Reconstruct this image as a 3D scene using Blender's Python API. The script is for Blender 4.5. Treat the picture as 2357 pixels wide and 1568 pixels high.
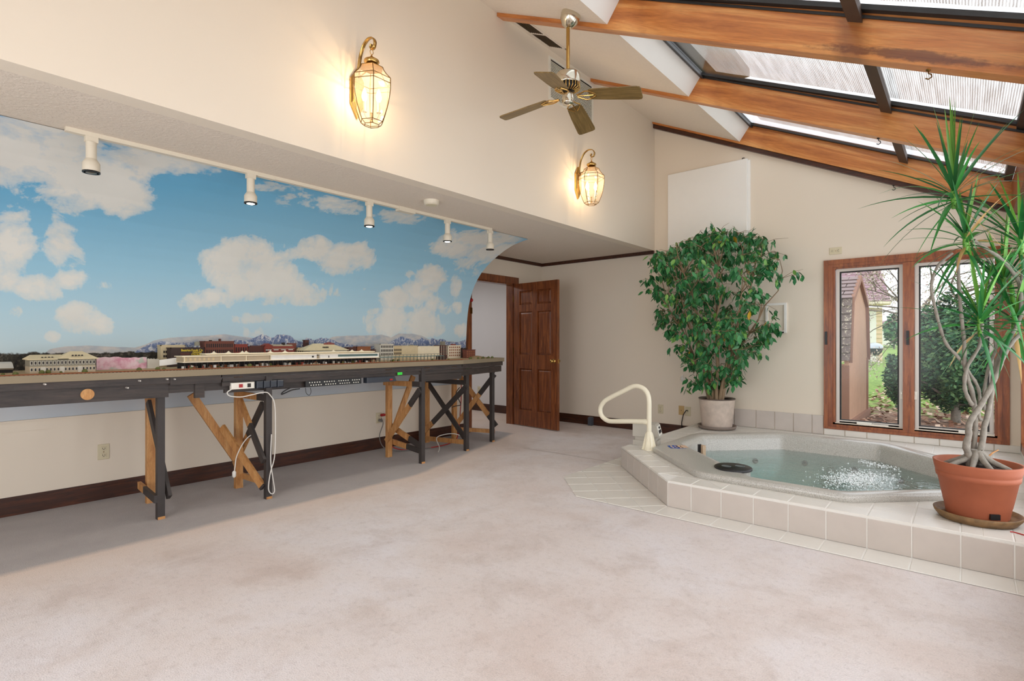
import bpy, bmesh, math, random
from mathutils import Vector, Matrix, noise
R = random.Random(7)
SC = bpy.context.scene
COL = SC.collection
for o in list(bpy.data.objects):
    bpy.data.objects.remove(o)

# ---------------------------------------------------------------- camera
CX, HY, FPX, CAMH = 1178.5, 787.0, 1230.0, 1.19
ANG = math.atan((2222.0 - CX) / FPX)
cam_d = bpy.data.cameras.new('camera')
cam = bpy.data.objects.new('camera', cam_d)
COL.objects.link(cam)
cam.location = (0, 0, CAMH)
cam.rotation_euler = (math.pi / 2, 0, ANG)
cam_d.sensor_width = 36.0
cam_d.lens = 36.0 * FPX / 2357.0
cam_d.shift_y = (HY - 784.0) / 2357.0
cam_d.clip_start = 0.02
SC.camera = cam

# ---------------------------------------------------------------- sky, lights, exposure
W = bpy.data.worlds.new('sky')
SC.world = W
W.use_nodes = True
wn, wl = W.node_tree.nodes, W.node_tree.links
wn.clear()
w_out = wn.new('ShaderNodeOutputWorld')
w_bg = wn.new('ShaderNodeBackground')
w_tc = wn.new('ShaderNodeTexCoord')
w_sep = wn.new('ShaderNodeSeparateXYZ')
w_rmp = wn.new('ShaderNodeValToRGB')
w_rmp.color_ramp.elements[0].position = 0.0
w_rmp.color_ramp.elements[0].color = (0.90, 0.93, 0.97, 1)
w_rmp.color_ramp.elements[1].position = 0.7
w_rmp.color_ramp.elements[1].color = (0.86, 0.91, 0.98, 1)
wl.new(w_tc.outputs['Generated'], w_sep.inputs[0])
wl.new(w_sep.outputs['Z'], w_rmp.inputs[0])
wl.new(w_rmp.outputs[0], w_bg.inputs['Color'])
wl.new(w_bg.outputs[0], w_out.inputs[0])
w_bg.inputs['Strength'].default_value = 1.7

def area(name, loc, rot, sx, sy, watts, col):
    l = bpy.data.lights.new(name, 'AREA')
    l.shape = 'RECTANGLE'; l.size = sx; l.size_y = sy
    l.energy = watts; l.color = col
    o = bpy.data.objects.new(name, l)
    COL.objects.link(o)
    o.location = loc; o.rotation_euler = rot
    return o
SLOPE = -0.479
SA = math.atan(-SLOPE)
FILL_COL = (0.985, 0.985, 1.0)
# added fill lamps: one along the right windows, one at a made-up rear window
area('window_fill', (0.46, 2.45, 1.2), (0, math.pi / 2, 0), 1.7, 6.9, 38, FILL_COL)
area('rear_fill', (-1.45, -1.70, 1.25), (math.pi / 2, 0, 0), 1.9, 2.0, 46, FILL_COL)
area('hall_fill', (-6.4, 5.2, 2.36), (0, 0, 0), 0.5, 0.5, 15, (0.98, 0.98, 1.0))  # added lamp that brightens the hall, no fixture built

vs = SC.view_settings
SC.display_settings.display_device = 'sRGB'
vs.view_transform = 'Standard'
vs.look = 'None'
vs.gamma = 1.0
vs.use_curve_mapping = False
vs.exposure = 0.25

# ---------------------------------------------------------------- measuring helpers (a ray of the survey photograph meets a real plane)
FW = Vector((-math.sin(ANG), math.cos(ANG), 0)); RT = Vector((math.cos(ANG), math.sin(ANG), 0)); UP = Vector((0, 0, 1))
EYE = Vector((0, 0, CAMH))
def ray(x, y): return FW + RT * ((x - CX) / FPX) + UP * ((HY - y) / FPX)
def Zp(x, y, z): r = ray(x, y); return EYE + r * ((z - CAMH) / r.z)
def Xp(x, y, X): r = ray(x, y); return EYE + r * (X / r.x)
def Yp(x, y, Y): r = ray(x, y); return EYE + r * (Y / r.y)
def Dp(x, y, d): return EYE + ray(x, y) * d
def px(p):
    d = Vector(p) - EYE; dep = d.dot(FW)
    return CX + FPX * d.dot(RT) / dep, HY - FPX * d.z / dep

# ---------------------------------------------------------------- mesh builder
class MB:
    def __init__(s): s.v = []; s.f = []; s.sm = []; s.mi = []
    def add(s, vs_, fs, smooth=False, mi=0):
        b = len(s.v); s.v += [tuple(v) for v in vs_]
        for f in fs: s.f.append([b + i for i in f]); s.sm.append(smooth); s.mi.append(mi)
        return s
    def box(s, a, b, mi=0):
        x0, y0, z0 = [min(a[i], b[i]) for i in range(3)]; x1, y1, z1 = [max(a[i], b[i]) for i in range(3)]
        return s.add([(x0,y0,z0),(x1,y0,z0),(x1,y1,z0),(x0,y1,z0),(x0,y0,z1),(x1,y0,z1),(x1,y1,z1),(x0,y1,z1)],
                     [(0,3,2,1),(4,5,6,7),(0,1,5,4),(1,2,6,5),(2,3,7,6),(3,0,4,7)], mi=mi)
    def cbox(s, c, size, rz=0, mi=0, bev=0.0):
        hx, hy, hz = [k / 2 for k in size]; M = Matrix.Rotation(rz, 3, 'Z'); c = Vector(c)
        P = [(-hx,-hy,-hz),(hx,-hy,-hz),(hx,hy,-hz),(-hx,hy,-hz),(-hx,-hy,hz),(hx,-hy,hz),(hx,hy,hz),(-hx,hy,hz)]
        return s.add([c + M @ Vector(p) for p in P], [(0,3,2,1),(4,5,6,7),(0,1,5,4),(1,2,6,5),(2,3,7,6),(3,0,4,7)], mi=mi)
    def board(s, p0, p1, w, t, wdir, mi=0):
        """board from p0 to p1, width w along wdir, thickness t across"""
        p0, p1 = Vector(p0), Vector(p1); d = (p1 - p0).normalized(); wd = Vector(wdir); wd = (wd - d * wd.dot(d)).normalized(); td = d.cross(wd)
        P = []
        for p in (p0, p1):
            for a, b in ((-1,-1),(1,-1),(1,1),(-1,1)): P.append(p + wd * (a * w / 2) + td * (b * t / 2))
        return s.add(P, [(3,2,1,0),(4,5,6,7),(0,1,5,4),(1,2,6,5),(2,3,7,6),(3,0,4,7)], mi=mi)
    def prism(s, poly, f0, f1, cham=0.0, mi=0):
        """poly: list of 3D points; extruded from +f0 to +f1 vectors; cham = inset of the outer face"""
        P = [Vector(p) for p in poly]; n = len(P); f0, f1 = Vector(f0), Vector(f1)
        if cham:
            c = sum(P, Vector()) / n; top = []
            for p in P:
                d = c - p; top.append(p + d.normalized() * min(cham * 1.4, d.length * .4))
            mid = f0 + (f1 - f0) * (1 - min(.5, cham / max(1e-6, (f1 - f0).length)))
            V = [p + f0 for p in P] + [p + mid for p in P] + [p + f1 for p in top]
            F = [tuple(range(n - 1, -1, -1)), tuple(range(2 * n, 3 * n))]
            for i in range(n):
                j = (i + 1) % n; F += [(i, j, n + j, n + i), (n + i, n + j, 2 * n + j, 2 * n + i)]
        else:
            V = [p + f0 for p in P] + [p + f1 for p in P]
            F = [tuple(range(n - 1, -1, -1)), tuple(range(n, 2 * n))] + [(i, (i + 1) % n, n + (i + 1) % n, n + i) for i in range(n)]
        return s.add(V, F, mi=mi)
    def tube(s, pts, r, n=8, mi=0, caps=True, smooth=True):
        pts = [Vector(p) for p in pts]; m = len(pts); rs = r if isinstance(r, (list, tuple)) else [r] * m
        V = []; F = []; prev = None
        for i, p in enumerate(pts):
            t = (pts[min(i + 1, m - 1)] - pts[max(i - 1, 0)]).normalized()
            if prev is None:
                a = Vector((0, 0, 1)) if abs(t.z) < .9 else Vector((1, 0, 0)); u = t.cross(a).normalized()
            else:
                u = (prev - t * prev.dot(t)); u = u.normalized() if u.length > 1e-6 else t.orthogonal().normalized()
            prev = u; w = t.cross(u)
            for k in range(n):
                q = 2 * math.pi * k / n; V.append(p + (u * math.cos(q) + w * math.sin(q)) * rs[i])
        for i in range(m - 1):
            for k in range(n):
                l = (k + 1) % n; F.append((i*n+k, i*n+l, (i+1)*n+l, (i+1)*n+k))
        s.add(V, F, smooth, mi)
        if caps: s.add(V[:n], [tuple(range(n - 1, -1, -1))], False, mi); s.add(V[-n:], [tuple(range(n))], False, mi)
        return s
    def lathe(s, prof, c, n=24, mi=0, smooth=True, sx=1, sy=1, rot=0.0, M=None):
        """prof: (r, z) list"""
        c = Vector(c); V = []; F = []
        for r, z in prof:
            for k in range(n):
                q = 2 * math.pi * k / n + rot; p = Vector((r * sx * math.cos(q), r * sy * math.sin(q), z)); V.append(c + (M @ p if M else p))
        for i in range(len(prof) - 1):
            for k in range(n):
                l = (k + 1) % n; F.append((i*n+k, i*n+l, (i+1)*n+l, (i+1)*n+k))
        s.add(V, F, smooth, mi)
        if prof[0][0] > 1e-5: s.add(V[:n], [tuple(range(n - 1, -1, -1))], False, mi)
        if prof[-1][0] > 1e-5: s.add(V[-n:], [tuple(range(n))], False, mi)
        return s
    def ball(s, c, r, n=12, mi=0, sz=1.0):
        return s.lathe([(max(1e-6, r * math.sin(math.pi * i / 8)), -r * sz * math.cos(math.pi * i / 8)) for i in range(9)], c, n, mi)

ORG = {}
def mesh_of(name, mb, mats, org):
    me = bpy.data.meshes.new(name)
    ox, oy, oz = org
    me.from_pydata([(x - ox, y - oy, z - oz) for x, y, z in mb.v], [], mb.f)
    me.polygons.foreach_set('use_smooth', mb.sm)
    me.polygons.foreach_set('material_index', mb.mi)
    for m in (mats if isinstance(mats, (list, tuple)) else [mats]): me.materials.append(m)
    me.update()
    return me
def tag(o, label=None, cat=None, group=None, kind=None):
    if label: o['label'] = label
    if cat: o['category'] = cat
    if group: o['group'] = group
    if kind: o['kind'] = kind
    return o
def thing(name, loc, label, cat, group=None):
    o = bpy.data.objects.new(name, None); o.empty_display_size = .05; COL.objects.link(o)
    o.location = loc; ORG[o.name] = Vector(loc)
    return tag(o, label, cat, group)
def part(name, mb, mats, parent, label=None, kind=None):
    org = ORG[parent.name]
    o = bpy.data.objects.new(name, mesh_of(name, mb, mats, org)); COL.objects.link(o); o.parent = parent
    ORG[o.name] = org
    return tag(o, label, kind=kind)
def sub(name, parent):
    o = bpy.data.objects.new(name, None); o.empty_display_size = .05; COL.objects.link(o); o.parent = parent; ORG[o.name] = ORG[parent.name]
    return o
def solo(name, mb, mats, label=None, cat=None, group=None, kind=None, loc=None):
    if loc is None:
        n = len(mb.v); loc = Vector((sum(v[0] for v in mb.v) / n, sum(v[1] for v in mb.v) / n, min(v[2] for v in mb.v)))
    o = bpy.data.objects.new(name, mesh_of(name, mb, mats, loc)); COL.objects.link(o); o.location = loc; ORG[o.name] = Vector(loc)
    return tag(o, label, cat, group, kind)
def struct(name, mb, mats): return solo(name, mb, mats, kind='structure', loc=(0, 0, 0))
def placed(name, me, loc, rot, parent, scale=1.0):
    """another object on shared mesh data, child of parent"""
    o = bpy.data.objects.new(name, me); COL.objects.link(o); o.parent = parent
    o.location = Vector(loc) - ORG[parent.name]; o.rotation_euler = rot; o.scale = (scale,) * 3
    return o

# ---------------------------------------------------------------- materials
def lin(c):
    return tuple(((k / 255) / 12.92 if k / 255 <= .04045 else ((k / 255 + .055) / 1.055) ** 2.4) for k in c)
def nt(name):
    m = bpy.data.materials.new(name); m.use_nodes = True
    return m, m.node_tree.nodes, m.node_tree.links, m.node_tree.nodes['Principled BSDF']
def mixrgb(n, l, fac, a, b, blend='MIX'):
    x = n.new('ShaderNodeMix'); x.data_type = 'RGBA'; x.blend_type = blend
    for sck, val in ((x.inputs['Factor'], fac), (x.inputs['A'], a), (x.inputs['B'], b)):
        if hasattr(val, 'is_linked'): l.new(val, sck)
        elif isinstance(val, (int, float)): sck.default_value = val
        else: sck.default_value = (*val[:3], 1)
    return x.outputs['Result']
def noise_node(n, l, scale, detail=4, rough=.55, vec=None, sc=None, dist=0.0, coord='Object', rot=None):
    t = n.new('ShaderNodeTexCoord'); mp = n.new('ShaderNodeMapping'); q = n.new('ShaderNodeTexNoise')
    l.new(t.outputs[coord], mp.inputs[0]); l.new(mp.outputs[0], q.inputs['Vector'])
    if rot:   # turn first, then stretch
        m0 = n.new('ShaderNodeMapping'); m0.inputs['Rotation'].default_value = rot; l.new(t.outputs[coord], m0.inputs[0]); l.new(m0.outputs[0], mp.inputs[0])
    if sc: mp.inputs['Scale'].default_value = sc
    q.inputs['Scale'].default_value = scale; q.inputs['Detail'].default_value = detail; q.inputs['Roughness'].default_value = rough
    q.inputs['Distortion'].default_value = dist
    return q.outputs['Fac']
def ramp(n, l, src, stops):
    r = n.new('ShaderNodeValToRGB'); l.new(src, r.inputs[0]); e = r.color_ramp.elements
    while len(e) < len(stops): e.new(.5)
    for k, (p, c) in enumerate(stops):
        e[k].position = p; e[k].color = (*c[:3], 1) if not isinstance(c, (int, float)) else (c, c, c, 1)
    return r.outputs[0]
def bump(n, l, b, src, strength, dist=.01):
    u = n.new('ShaderNodeBump'); u.inputs['Strength'].default_value = strength; u.inputs['Distance'].default_value = dist
    l.new(src, u.inputs['Height']); l.new(u.outputs[0], b.inputs['Normal'])
def mat(name, c, rough=.6, metal=0.0, var=.08, vs_=8.0, bmp=0.0, bs=60.0, spec=None, bd=.004):
    m, n, l, b = nt(name); c = lin(c)
    f = noise_node(n, l, vs_)
    l.new(mixrgb(n, l, f, tuple(k * (1 - var) for k in c), tuple(min(1, k * (1 + var)) for k in c)), b.inputs['Base Color'])
    b.inputs['Roughness'].default_value = rough; b.inputs['Metallic'].default_value = metal
    if spec is not None: b.inputs['Specular IOR Level'].default_value = spec
    if bmp: bump(n, l, b, noise_node(n, l, bs, 3), bmp, bd)
    return m
def wood(name, c0, c1, c2, sc, rough=.45, scale=6.0, coat=0.0, spots=None, rot=None, con=.35):
    """grain stretched along the axis whose entry in sc is small"""
    m, n, l, b = nt(name)
    g = noise_node(n, l, scale, 6, .62, sc=sc, dist=.6, rot=rot)
    col = ramp(n, l, g, [(.3, lin(c0)), (.5, lin(c1)), (.72, lin(c2))])
    fine = noise_node(n, l, scale * 9, 3, .6, sc=sc, rot=rot)
    col = mixrgb(n, l, con, col, ramp(n, l, fine, [(.35, (.45, .45, .45)), (.6, (1, 1, 1))]), 'MULTIPLY')
    if spots:
        k = noise_node(n, l, 2.6, 2, .4, sc=(1, 1, 1.6))
        col = mixrgb(n, l, ramp(n, l, k, [(.66, 0.0), (.76, .75)]), col, lin(spots))
    l.new(col, b.inputs['Base Color']); b.inputs['Roughness'].default_value = rough
    b.inputs['Coat Weight'].default_value = coat; b.inputs['Coat Roughness'].default_value = .25
    bump(n, l, b, fine, .12, .002)
    return m
def facing_fresnel(n, l, f0, power=5.0, normal=None):
    lw = n.new('ShaderNodeLayerWeight'); lw.inputs['Blend'].default_value = .5
    if normal is not None: l.new(normal, lw.inputs['Normal'])
    p = n.new('ShaderNodeMath'); p.operation = 'POWER'; l.new(lw.outputs['Facing'], p.inputs[0]); p.inputs[1].default_value = power
    m = n.new('ShaderNodeMath'); m.operation = 'MULTIPLY_ADD'; l.new(p.outputs[0], m.inputs[0]); m.inputs[1].default_value = 1 - f0; m.inputs[2].default_value = f0
    return m.outputs[0]
def glassy(name, tint=(1, 1, 1), f0=.04, rough=.02):
    m, n, l, b = nt(name); n.remove(b)
    out = n['Material Output']; t = n.new('ShaderNodeBsdfTransparent'); g = n.new('ShaderNodeBsdfGlossy'); x = n.new('ShaderNodeMixShader')
    t.inputs[0].default_value = (*tint, 1); g.inputs['Roughness'].default_value = rough
    l.new(facing_fresnel(n, l, f0), x.inputs[0]); l.new(t.outputs[0], x.inputs[1]); l.new(g.outputs[0], x.inputs[2]); l.new(x.outputs[0], out.inputs['Surface'])
    return m
def emit(name, c, s):
    m, n, l, b = nt(name); b.inputs['Base Color'].default_value = (*c, 1); b.inputs['Emission Color'].default_value = (*c, 1); b.inputs['Emission Strength'].default_value = s
    return m

M_wall = mat('wall_paint', (230, 218, 200), .7, var=.025, vs_=1.2, bmp=.05, bs=90)
M_hall = mat('hall_paint', (224, 221, 220), .7, var=.02)
M_ceil = mat('ceiling_plaster', (226, 215, 202), .85, var=.05, vs_=40, bmp=.5, bs=45, bd=.006)
M_soffit = mat('soffit_texture', (222, 210, 195), .9, var=.07, vs_=70, bmp=.7, bs=55, bd=.008)
M_well = mat('well_paint', (240, 238, 232), .7, var=.02)
M_walnut = wood('dark_trim', (44, 20, 10), (66, 31, 15), (92, 46, 22), (9, 1, 9), .38, 5, .3)
M_walnutx = wood('dark_trim_x', (44, 20, 10), (66, 31, 15), (92, 46, 22), (1, 9, 9), .38, 5, .3)
M_doorw = wood('door_wood', (84, 40, 17), (122, 64, 28), (160, 94, 48), (10, 10, .8), .35, 4, .3)
M_rafter = wood('rafter_pine', (156, 86, 36), (198, 122, 58), (226, 162, 92), (.45, 6, 6), .36, 2.6, .3, spots=(128, 66, 30), rot=(0, -SA, 0), con=.3)
def stained_rafter():
    m = M_rafter.copy(); m.name = 'rafter_pine_scarred'; n, l = m.node_tree.nodes, m.node_tree.links; b = n['Principled BSDF']; src = b.inputs['Base Color'].links[0].from_socket
    t = n.new('ShaderNodeTexCoord'); s = n.new('ShaderNodeSeparateXYZ'); l.new(t.outputs['Object'], s.inputs[0])
    def mth(op, a_, c_, d_=None):
        k = n.new('ShaderNodeMath'); k.operation = op
        for q, v in zip(k.inputs, (a_, c_, d_)):
            if v is None: continue
            if hasattr(v, 'is_linked'): l.new(v, q)
            else: q.default_value = v
        return k.outputs[0]
    h = mth('MULTIPLY_ADD', s.outputs['X'], -SLOPE, s.outputs['Z'])          # height above the lower edge
    nz = noise_node(n, l, 5, 5, .7, sc=(1.5, 1, 4), rot=(0, -SA, 0))
    ex = mth('DIVIDE', mth('SUBTRACT', s.outputs['X'], 2.88), .46); eh = mth('DIVIDE', mth('SUBTRACT', h, .045), .034)
    e = mth('ADD', mth('ADD', mth('MULTIPLY', ex, ex), mth('MULTIPLY', eh, eh)), mth('MULTIPLY', mth('SUBTRACT', nz, .5), 3.2))
    col = mixrgb(n, l, ramp(n, l, e, [(.3, .7), (1.0, 0.0)]), src, lin((74, 36, 26)))
    px_ = mth('ABSOLUTE', mth('SUBTRACT', s.outputs['X'], 2.64), None); st = mth('ADD', px_, mth('MULTIPLY', mth('SUBTRACT', nz, .5), .12))
    col = mixrgb(n, l, ramp(n, l, st, [(.03, .55), (.10, 0.0)]), col, lin((112, 60, 30))); l.new(col, b.inputs['Base Color']); return m
M_rafter2 = stained_rafter()
M_oak = wood('window_oak', (104, 48, 18), (146, 76, 32), (178, 104, 52), (9, 9, .9), .4, 4, .3)
M_oakx = wood('window_oak_x', (104, 48, 18), (146, 76, 32), (178, 104, 52), (.9, 9, 9), .4, 4, .3)
M_pine = wood('raw_pine', (168, 112, 62), (198, 142, 84), (216, 168, 112), (7, 7, 1), .6, 5)
M_darkp = mat('dark_paint', (58, 52, 50), .55, var=.2, vs_=12, bmp=.1)
M_barko = mat('outdoor_bark', (112, 100, 90), .9, var=.2, vs_=10)
M_fascia = mat('tan_fascia', (142, 128, 104), .7, var=.1, vs_=5, bmp=.1)
M_brass = mat('brass', (196, 158, 92), .2, 1.0, var=.1)
M_brassd = mat('dark_brass', (120, 90, 48), .35, 1.0, var=.15)
M_chrome = mat('satin_metal', (215, 208, 190), .18, 1.0, var=.05)
M_cream = mat('cream_plastic', (240, 232, 208), .4, var=.02)
M_white = mat('white_plastic', (232, 228, 216), .45, var=.02)
M_almond = mat('almond_plastic', (214, 203, 172), .45, var=.03)
M_tan = mat('tan_plate', (196, 164, 110), .45, var=.03)
M_black = mat('black_plastic', (22, 22, 24), .4, var=.1)
M_slot = mat('slot_dark', (40, 34, 30), .6, var=.05)
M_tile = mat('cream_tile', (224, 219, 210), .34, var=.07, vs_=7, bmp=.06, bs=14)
M_tile_shade = mat('cream_tile_shaded', (202, 192, 183), .38, var=.1, vs_=6, bmp=.06, bs=14)  # same tile as the tops, coloured darker for upright faces in less light
M_grout = mat('grout', (232, 229, 222), .85, var=.05, vs_=20)
M_terra = mat('terracotta', (164, 90, 60), .65, var=.2, vs_=6, bmp=.1)
M_saucer = mat('stained_saucer', (128, 98, 62), .6, var=.8, vs_=22, bmp=.4, bs=30)
M_soil = mat('potting_soil', (58, 42, 34), .95, var=.5, vs_=60, bmp=1, bs=80)
M_pot = mat('marbled_pot', (200, 184, 170), .55, var=.34, vs_=13, bmp=.25, bs=22)
M_potr = mat('grey_saucer', (130, 116, 106), .5, var=.06)
M_bark = mat('grey_bark', (134, 127, 116), .85, var=.45, vs_=38, bmp=.9, bs=70)
M_barkf = mat('ficus_bark', (150, 126, 98), .8, var=.25, vs_=30, bmp=.4, bs=60)
M_metal = mat('window_aluminium', (206, 200, 192), .4, .3, var=.03)
M_gasket = mat('black_gasket', (40, 38, 36), .5, var=.2)
M_purlin = mat('dark_purlin', (70, 52, 40), .6, var=.2)
M_glass = glassy('clear_glass', f0=.010, rough=.14)
M_green = mat('green_tape', (60, 220, 70), .6, var=.05)
M_red = mat('red_plastic', (168, 22, 24), .35, var=.08)
M_redc = mat('red_cable', (176, 36, 34), .5, var=.05)
M_whitec = mat('white_cable', (224, 220, 212), .5, var=.03)
M_greyc = mat('grey_cable', (120, 116, 112), .5, var=.03)
# ================================================================ THE SHELL
XL, XU, XR, YB, YR, ZS = -4.98, -3.12, 0.385, 6.58, -1.6, 2.39
def zb(x): return 4.03 + SLOPE * (x + 3.12)          # underside of rafters
def zc(x): return zb(x) + .036                        # sloped plaster
def zg(x): return zb(x) + .25                         # glass

def carpet():
    m, n, l, b = nt('carpet')
    t = n.new('ShaderNodeTexCoord'); s = n.new('ShaderNodeSeparateXYZ'); l.new(t.outputs['Object'], s.inputs[0])
    big = noise_node(n, l, .9, 5, .6, dist=.4); mid = noise_node(n, l, 3.2, 6, .7, dist=.3); pile = noise_node(n, l, 170, 2, .6); fleck = noise_node(n, l, 34, 3, .7)
    base = ramp(n, l, big, [(.34, lin((214, 198, 190))), (.5, lin((222, 211, 206))), (.66, lin((226, 219, 219)))])
    base = mixrgb(n, l, ramp(n, l, mid, [(.48, 0.0), (.74, .5)]), base, lin((184, 164, 152)))
    base = mixrgb(n, l, ramp(n, l, fleck, [(.52, 0.0), (.76, .26)]), base, lin((150, 134, 128)))
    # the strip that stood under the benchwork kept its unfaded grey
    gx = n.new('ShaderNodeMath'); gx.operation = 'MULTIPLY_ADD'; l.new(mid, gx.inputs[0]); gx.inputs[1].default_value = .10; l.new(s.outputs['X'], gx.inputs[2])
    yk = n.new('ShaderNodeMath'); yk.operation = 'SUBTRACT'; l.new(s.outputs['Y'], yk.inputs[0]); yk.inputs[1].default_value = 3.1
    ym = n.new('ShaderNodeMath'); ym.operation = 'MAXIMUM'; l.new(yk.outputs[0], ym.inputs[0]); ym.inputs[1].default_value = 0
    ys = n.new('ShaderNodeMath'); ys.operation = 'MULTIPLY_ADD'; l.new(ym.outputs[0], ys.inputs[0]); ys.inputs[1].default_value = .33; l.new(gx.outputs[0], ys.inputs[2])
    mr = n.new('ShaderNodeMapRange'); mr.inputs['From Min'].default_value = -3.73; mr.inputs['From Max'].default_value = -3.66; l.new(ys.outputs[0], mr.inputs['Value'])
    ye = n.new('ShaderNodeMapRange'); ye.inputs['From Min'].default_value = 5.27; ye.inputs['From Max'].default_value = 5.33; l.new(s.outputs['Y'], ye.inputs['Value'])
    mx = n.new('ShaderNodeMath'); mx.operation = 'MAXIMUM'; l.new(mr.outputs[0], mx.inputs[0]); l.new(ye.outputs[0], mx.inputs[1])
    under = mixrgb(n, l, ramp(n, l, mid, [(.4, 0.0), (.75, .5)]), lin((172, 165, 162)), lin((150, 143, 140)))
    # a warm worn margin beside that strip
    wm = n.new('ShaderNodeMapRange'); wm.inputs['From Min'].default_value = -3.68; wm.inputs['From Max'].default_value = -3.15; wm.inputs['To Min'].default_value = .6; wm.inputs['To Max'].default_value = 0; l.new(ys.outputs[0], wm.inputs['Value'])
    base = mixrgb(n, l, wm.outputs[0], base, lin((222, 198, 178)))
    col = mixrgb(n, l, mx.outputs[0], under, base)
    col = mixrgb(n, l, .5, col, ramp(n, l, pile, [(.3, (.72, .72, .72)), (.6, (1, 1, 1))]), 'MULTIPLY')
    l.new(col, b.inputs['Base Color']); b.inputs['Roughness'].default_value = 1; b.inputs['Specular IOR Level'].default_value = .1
    b.inputs['Sheen Weight'].default_value = .15
    bump(n, l, b, pile, .5, .006)
    return m
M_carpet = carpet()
mb = MB()
mb.add([(XL, YR, 0), (XR, YR, 0), (XR, 3.72, 0), (-1.61, 3.72, 0), (-2.44, 4.59, 0), (-2.44, YB, 0), (XL, YB, 0)], [(0, 1, 2, 3, 4, 5, 6)])
mb.add([(-8.2, 3.0, 0), (XL, 3.0, 0), (XL, 6.69, 0), (-8.2, 6.69, 0)], [(0, 1, 2, 3)])
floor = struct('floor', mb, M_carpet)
sq = [Zp(X, Yy, 0) + Vector((0, 0, .0012)) for X, Yy in ((1205, 1032), (1280, 1043), (1345, 1054), (1402, 1063), (1436, 1058))]
sm_ = MB(); w_ = Vector((0, .004, 0))
for p_, q_ in zip(sq, sq[1:]): sm_.add([p_ - w_, q_ - w_, q_ + w_, p_ + w_], [(0, 1, 2, 3)])
part('carpet_seam', sm_, mat('seam_line', (172, 158, 148), 1), floor)  # darker strip along the carpet seam

# lower left wall with the doorway
mb = MB()
mb.box((XL - .12, YR, 0), (XL, 5.03, ZS)); mb.box((XL - .12, 5.03, 2.03), (XL, 5.9, ZS)); mb.box((XL - .12, 5.9, 0), (XL, YB + .12, ZS))
struct('wall_left', mb, M_wall)
mb = MB(); mb.prism([(XU - .12, YR, ZS + .0), (XU, YR, ZS), (XU, YB, ZS), (XU - .12, YB, ZS)], (0, 0, 0), (0, 0, 1.69))
struct('wall_left', mb, M_wall)
mb = MB(); mb.box((XL - .12, YR, ZS), (XU - .12, YB + .12, ZS + .1)); mb.box((XU - .12, YR, ZS + .0), (XU - .12, YB, ZS + .1))
struct('ceiling', mb, M_soffit)
# hall beyond the doorway
mb = MB(); mb.box((-8.2, 6.69, 0), (XL - .12, 6.8, ZS)); mb.box((-8.3, 3.0, 0), (-8.2, 6.8, ZS)); mb.box((-8.3, 2.9, 0), (XL - .12, 3.0, ZS))
struct('wall_hall', mb, M_hall)
mb = MB(); mb.box((-8.3, 2.9, ZS), (XL - .12, 6.8, ZS + .1)); struct('ceiling', mb, M_soffit)
# back wall (gable) around the window opening
WX0, WX1, WZ0, WZ1 = -1.085, 0.228, .33, 1.985
def gable(x0, x1, z0, z1a, z1b):
    return [(x0, YB, z0), (x1, YB, z0), (x1, YB, z1b), (x0, YB, z1a)]
mb = MB()
D = (0, .14, 0)
mb.prism(gable(XL - .12, XU, 0, ZS, ZS), (0, 0, 0), D)
mb.prism(gable(XU, WX0, 0, zc(XU) + .3, zc(WX0) + .21), (0, 0, 0), D)
mb.prism(gable(WX0, WX1, WZ1, zc(WX0) + .21, zc(WX1) + .21), (0, 0, 0), D)
mb.prism(gable(WX0, WX1, -.2, WZ0, WZ0), (0, 0, 0), D)
mb.prism(gable(WX1, XR + .14, -.2, zc(WX1) + .21, zc(XR) + .15), (0, 0, 0), D)
struct('wall_back', mb, M_wall)
# right wall with its glazed openings; unseen rear wall, opening added for the fill lamp
mb = MB(); mb.box((XL, YR - .12, 0), (-4.2, YR, ZS)); mb.box((-.4, YR - .12, 0), (XR, YR, 2.5)); mb.box((-4.2, YR - .12, 2.25), (-.4, YR, ZS + .1)); mb.box((-4.2, YR - .12, 0), (-.4, YR, .2))
mb.prism([(XU - .1, YR, ZS), (XR, YR, ZS), (XR, YR, zg(XR)), (XU - .1, YR, zg(XU))], (0, -.12, 0), (0, 0, 0))
struct('wall_rear', mb, M_wall)
mb = MB()
mb.box((XR, YR, -.1), (XR + .14, YB, .25)); mb.box((XR, YR, 2.06), (XR + .14, YB, 2.34))
for y0, y1 in ((6.36, 6.58), (4.62, 4.78), (2.9, 3.06), (1.1, 1.26), (-.7, -.54), (-1.6, -1.45)): mb.box((XR, y0, .25), (XR + .14, y1, 2.06))
struct('wall_right', mb, M_wall)
for k, (y0, y1) in enumerate(((4.78, 6.36), (3.06, 4.62), (1.26, 2.9), (-.54, 1.1))):
    fr = MB()
    for a, c in (((XR - .02, y0, .25), (XR + .06, y0 + .07, 2.06)), ((XR - .02, y1 - .07, .25), (XR + .06, y1, 2.06)), ((XR - .02, y0, .25), (XR + .06, y1, .32)), ((XR - .02, y0, 1.99), (XR + .06, y1, 2.06))): fr.box(a, c)
    w = struct('window_%d' % (k + 2), fr, M_oak)
    part('pane', MB().box((XR + .03, y0 + .07, .32), (XR + .036, y1 - .07, 1.99)), M_glass, w)
fr = MB()
for a, c in (((-4.2, YR - .08, .2), (-4.1, YR + .02, 2.25)), ((-.5, YR - .08, .2), (-.4, YR + .02, 2.25)), ((-4.2, YR - .08, .2), (-.4, YR + .02, .3)), ((-4.2, YR - .08, 2.15), (-.4, YR + .02, 2.25)), ((-2.35, YR - .08, .2), (-2.25, YR + .02, 2.25))): fr.box(a, c)
w = struct('window_6', fr, M_oak)  # unseen rear window, added to frame the fill lamp
part('pane', MB().box((-4.1, YR - .04, .3), (-.5, YR - .034, 2.15)), M_glass, w)

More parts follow.
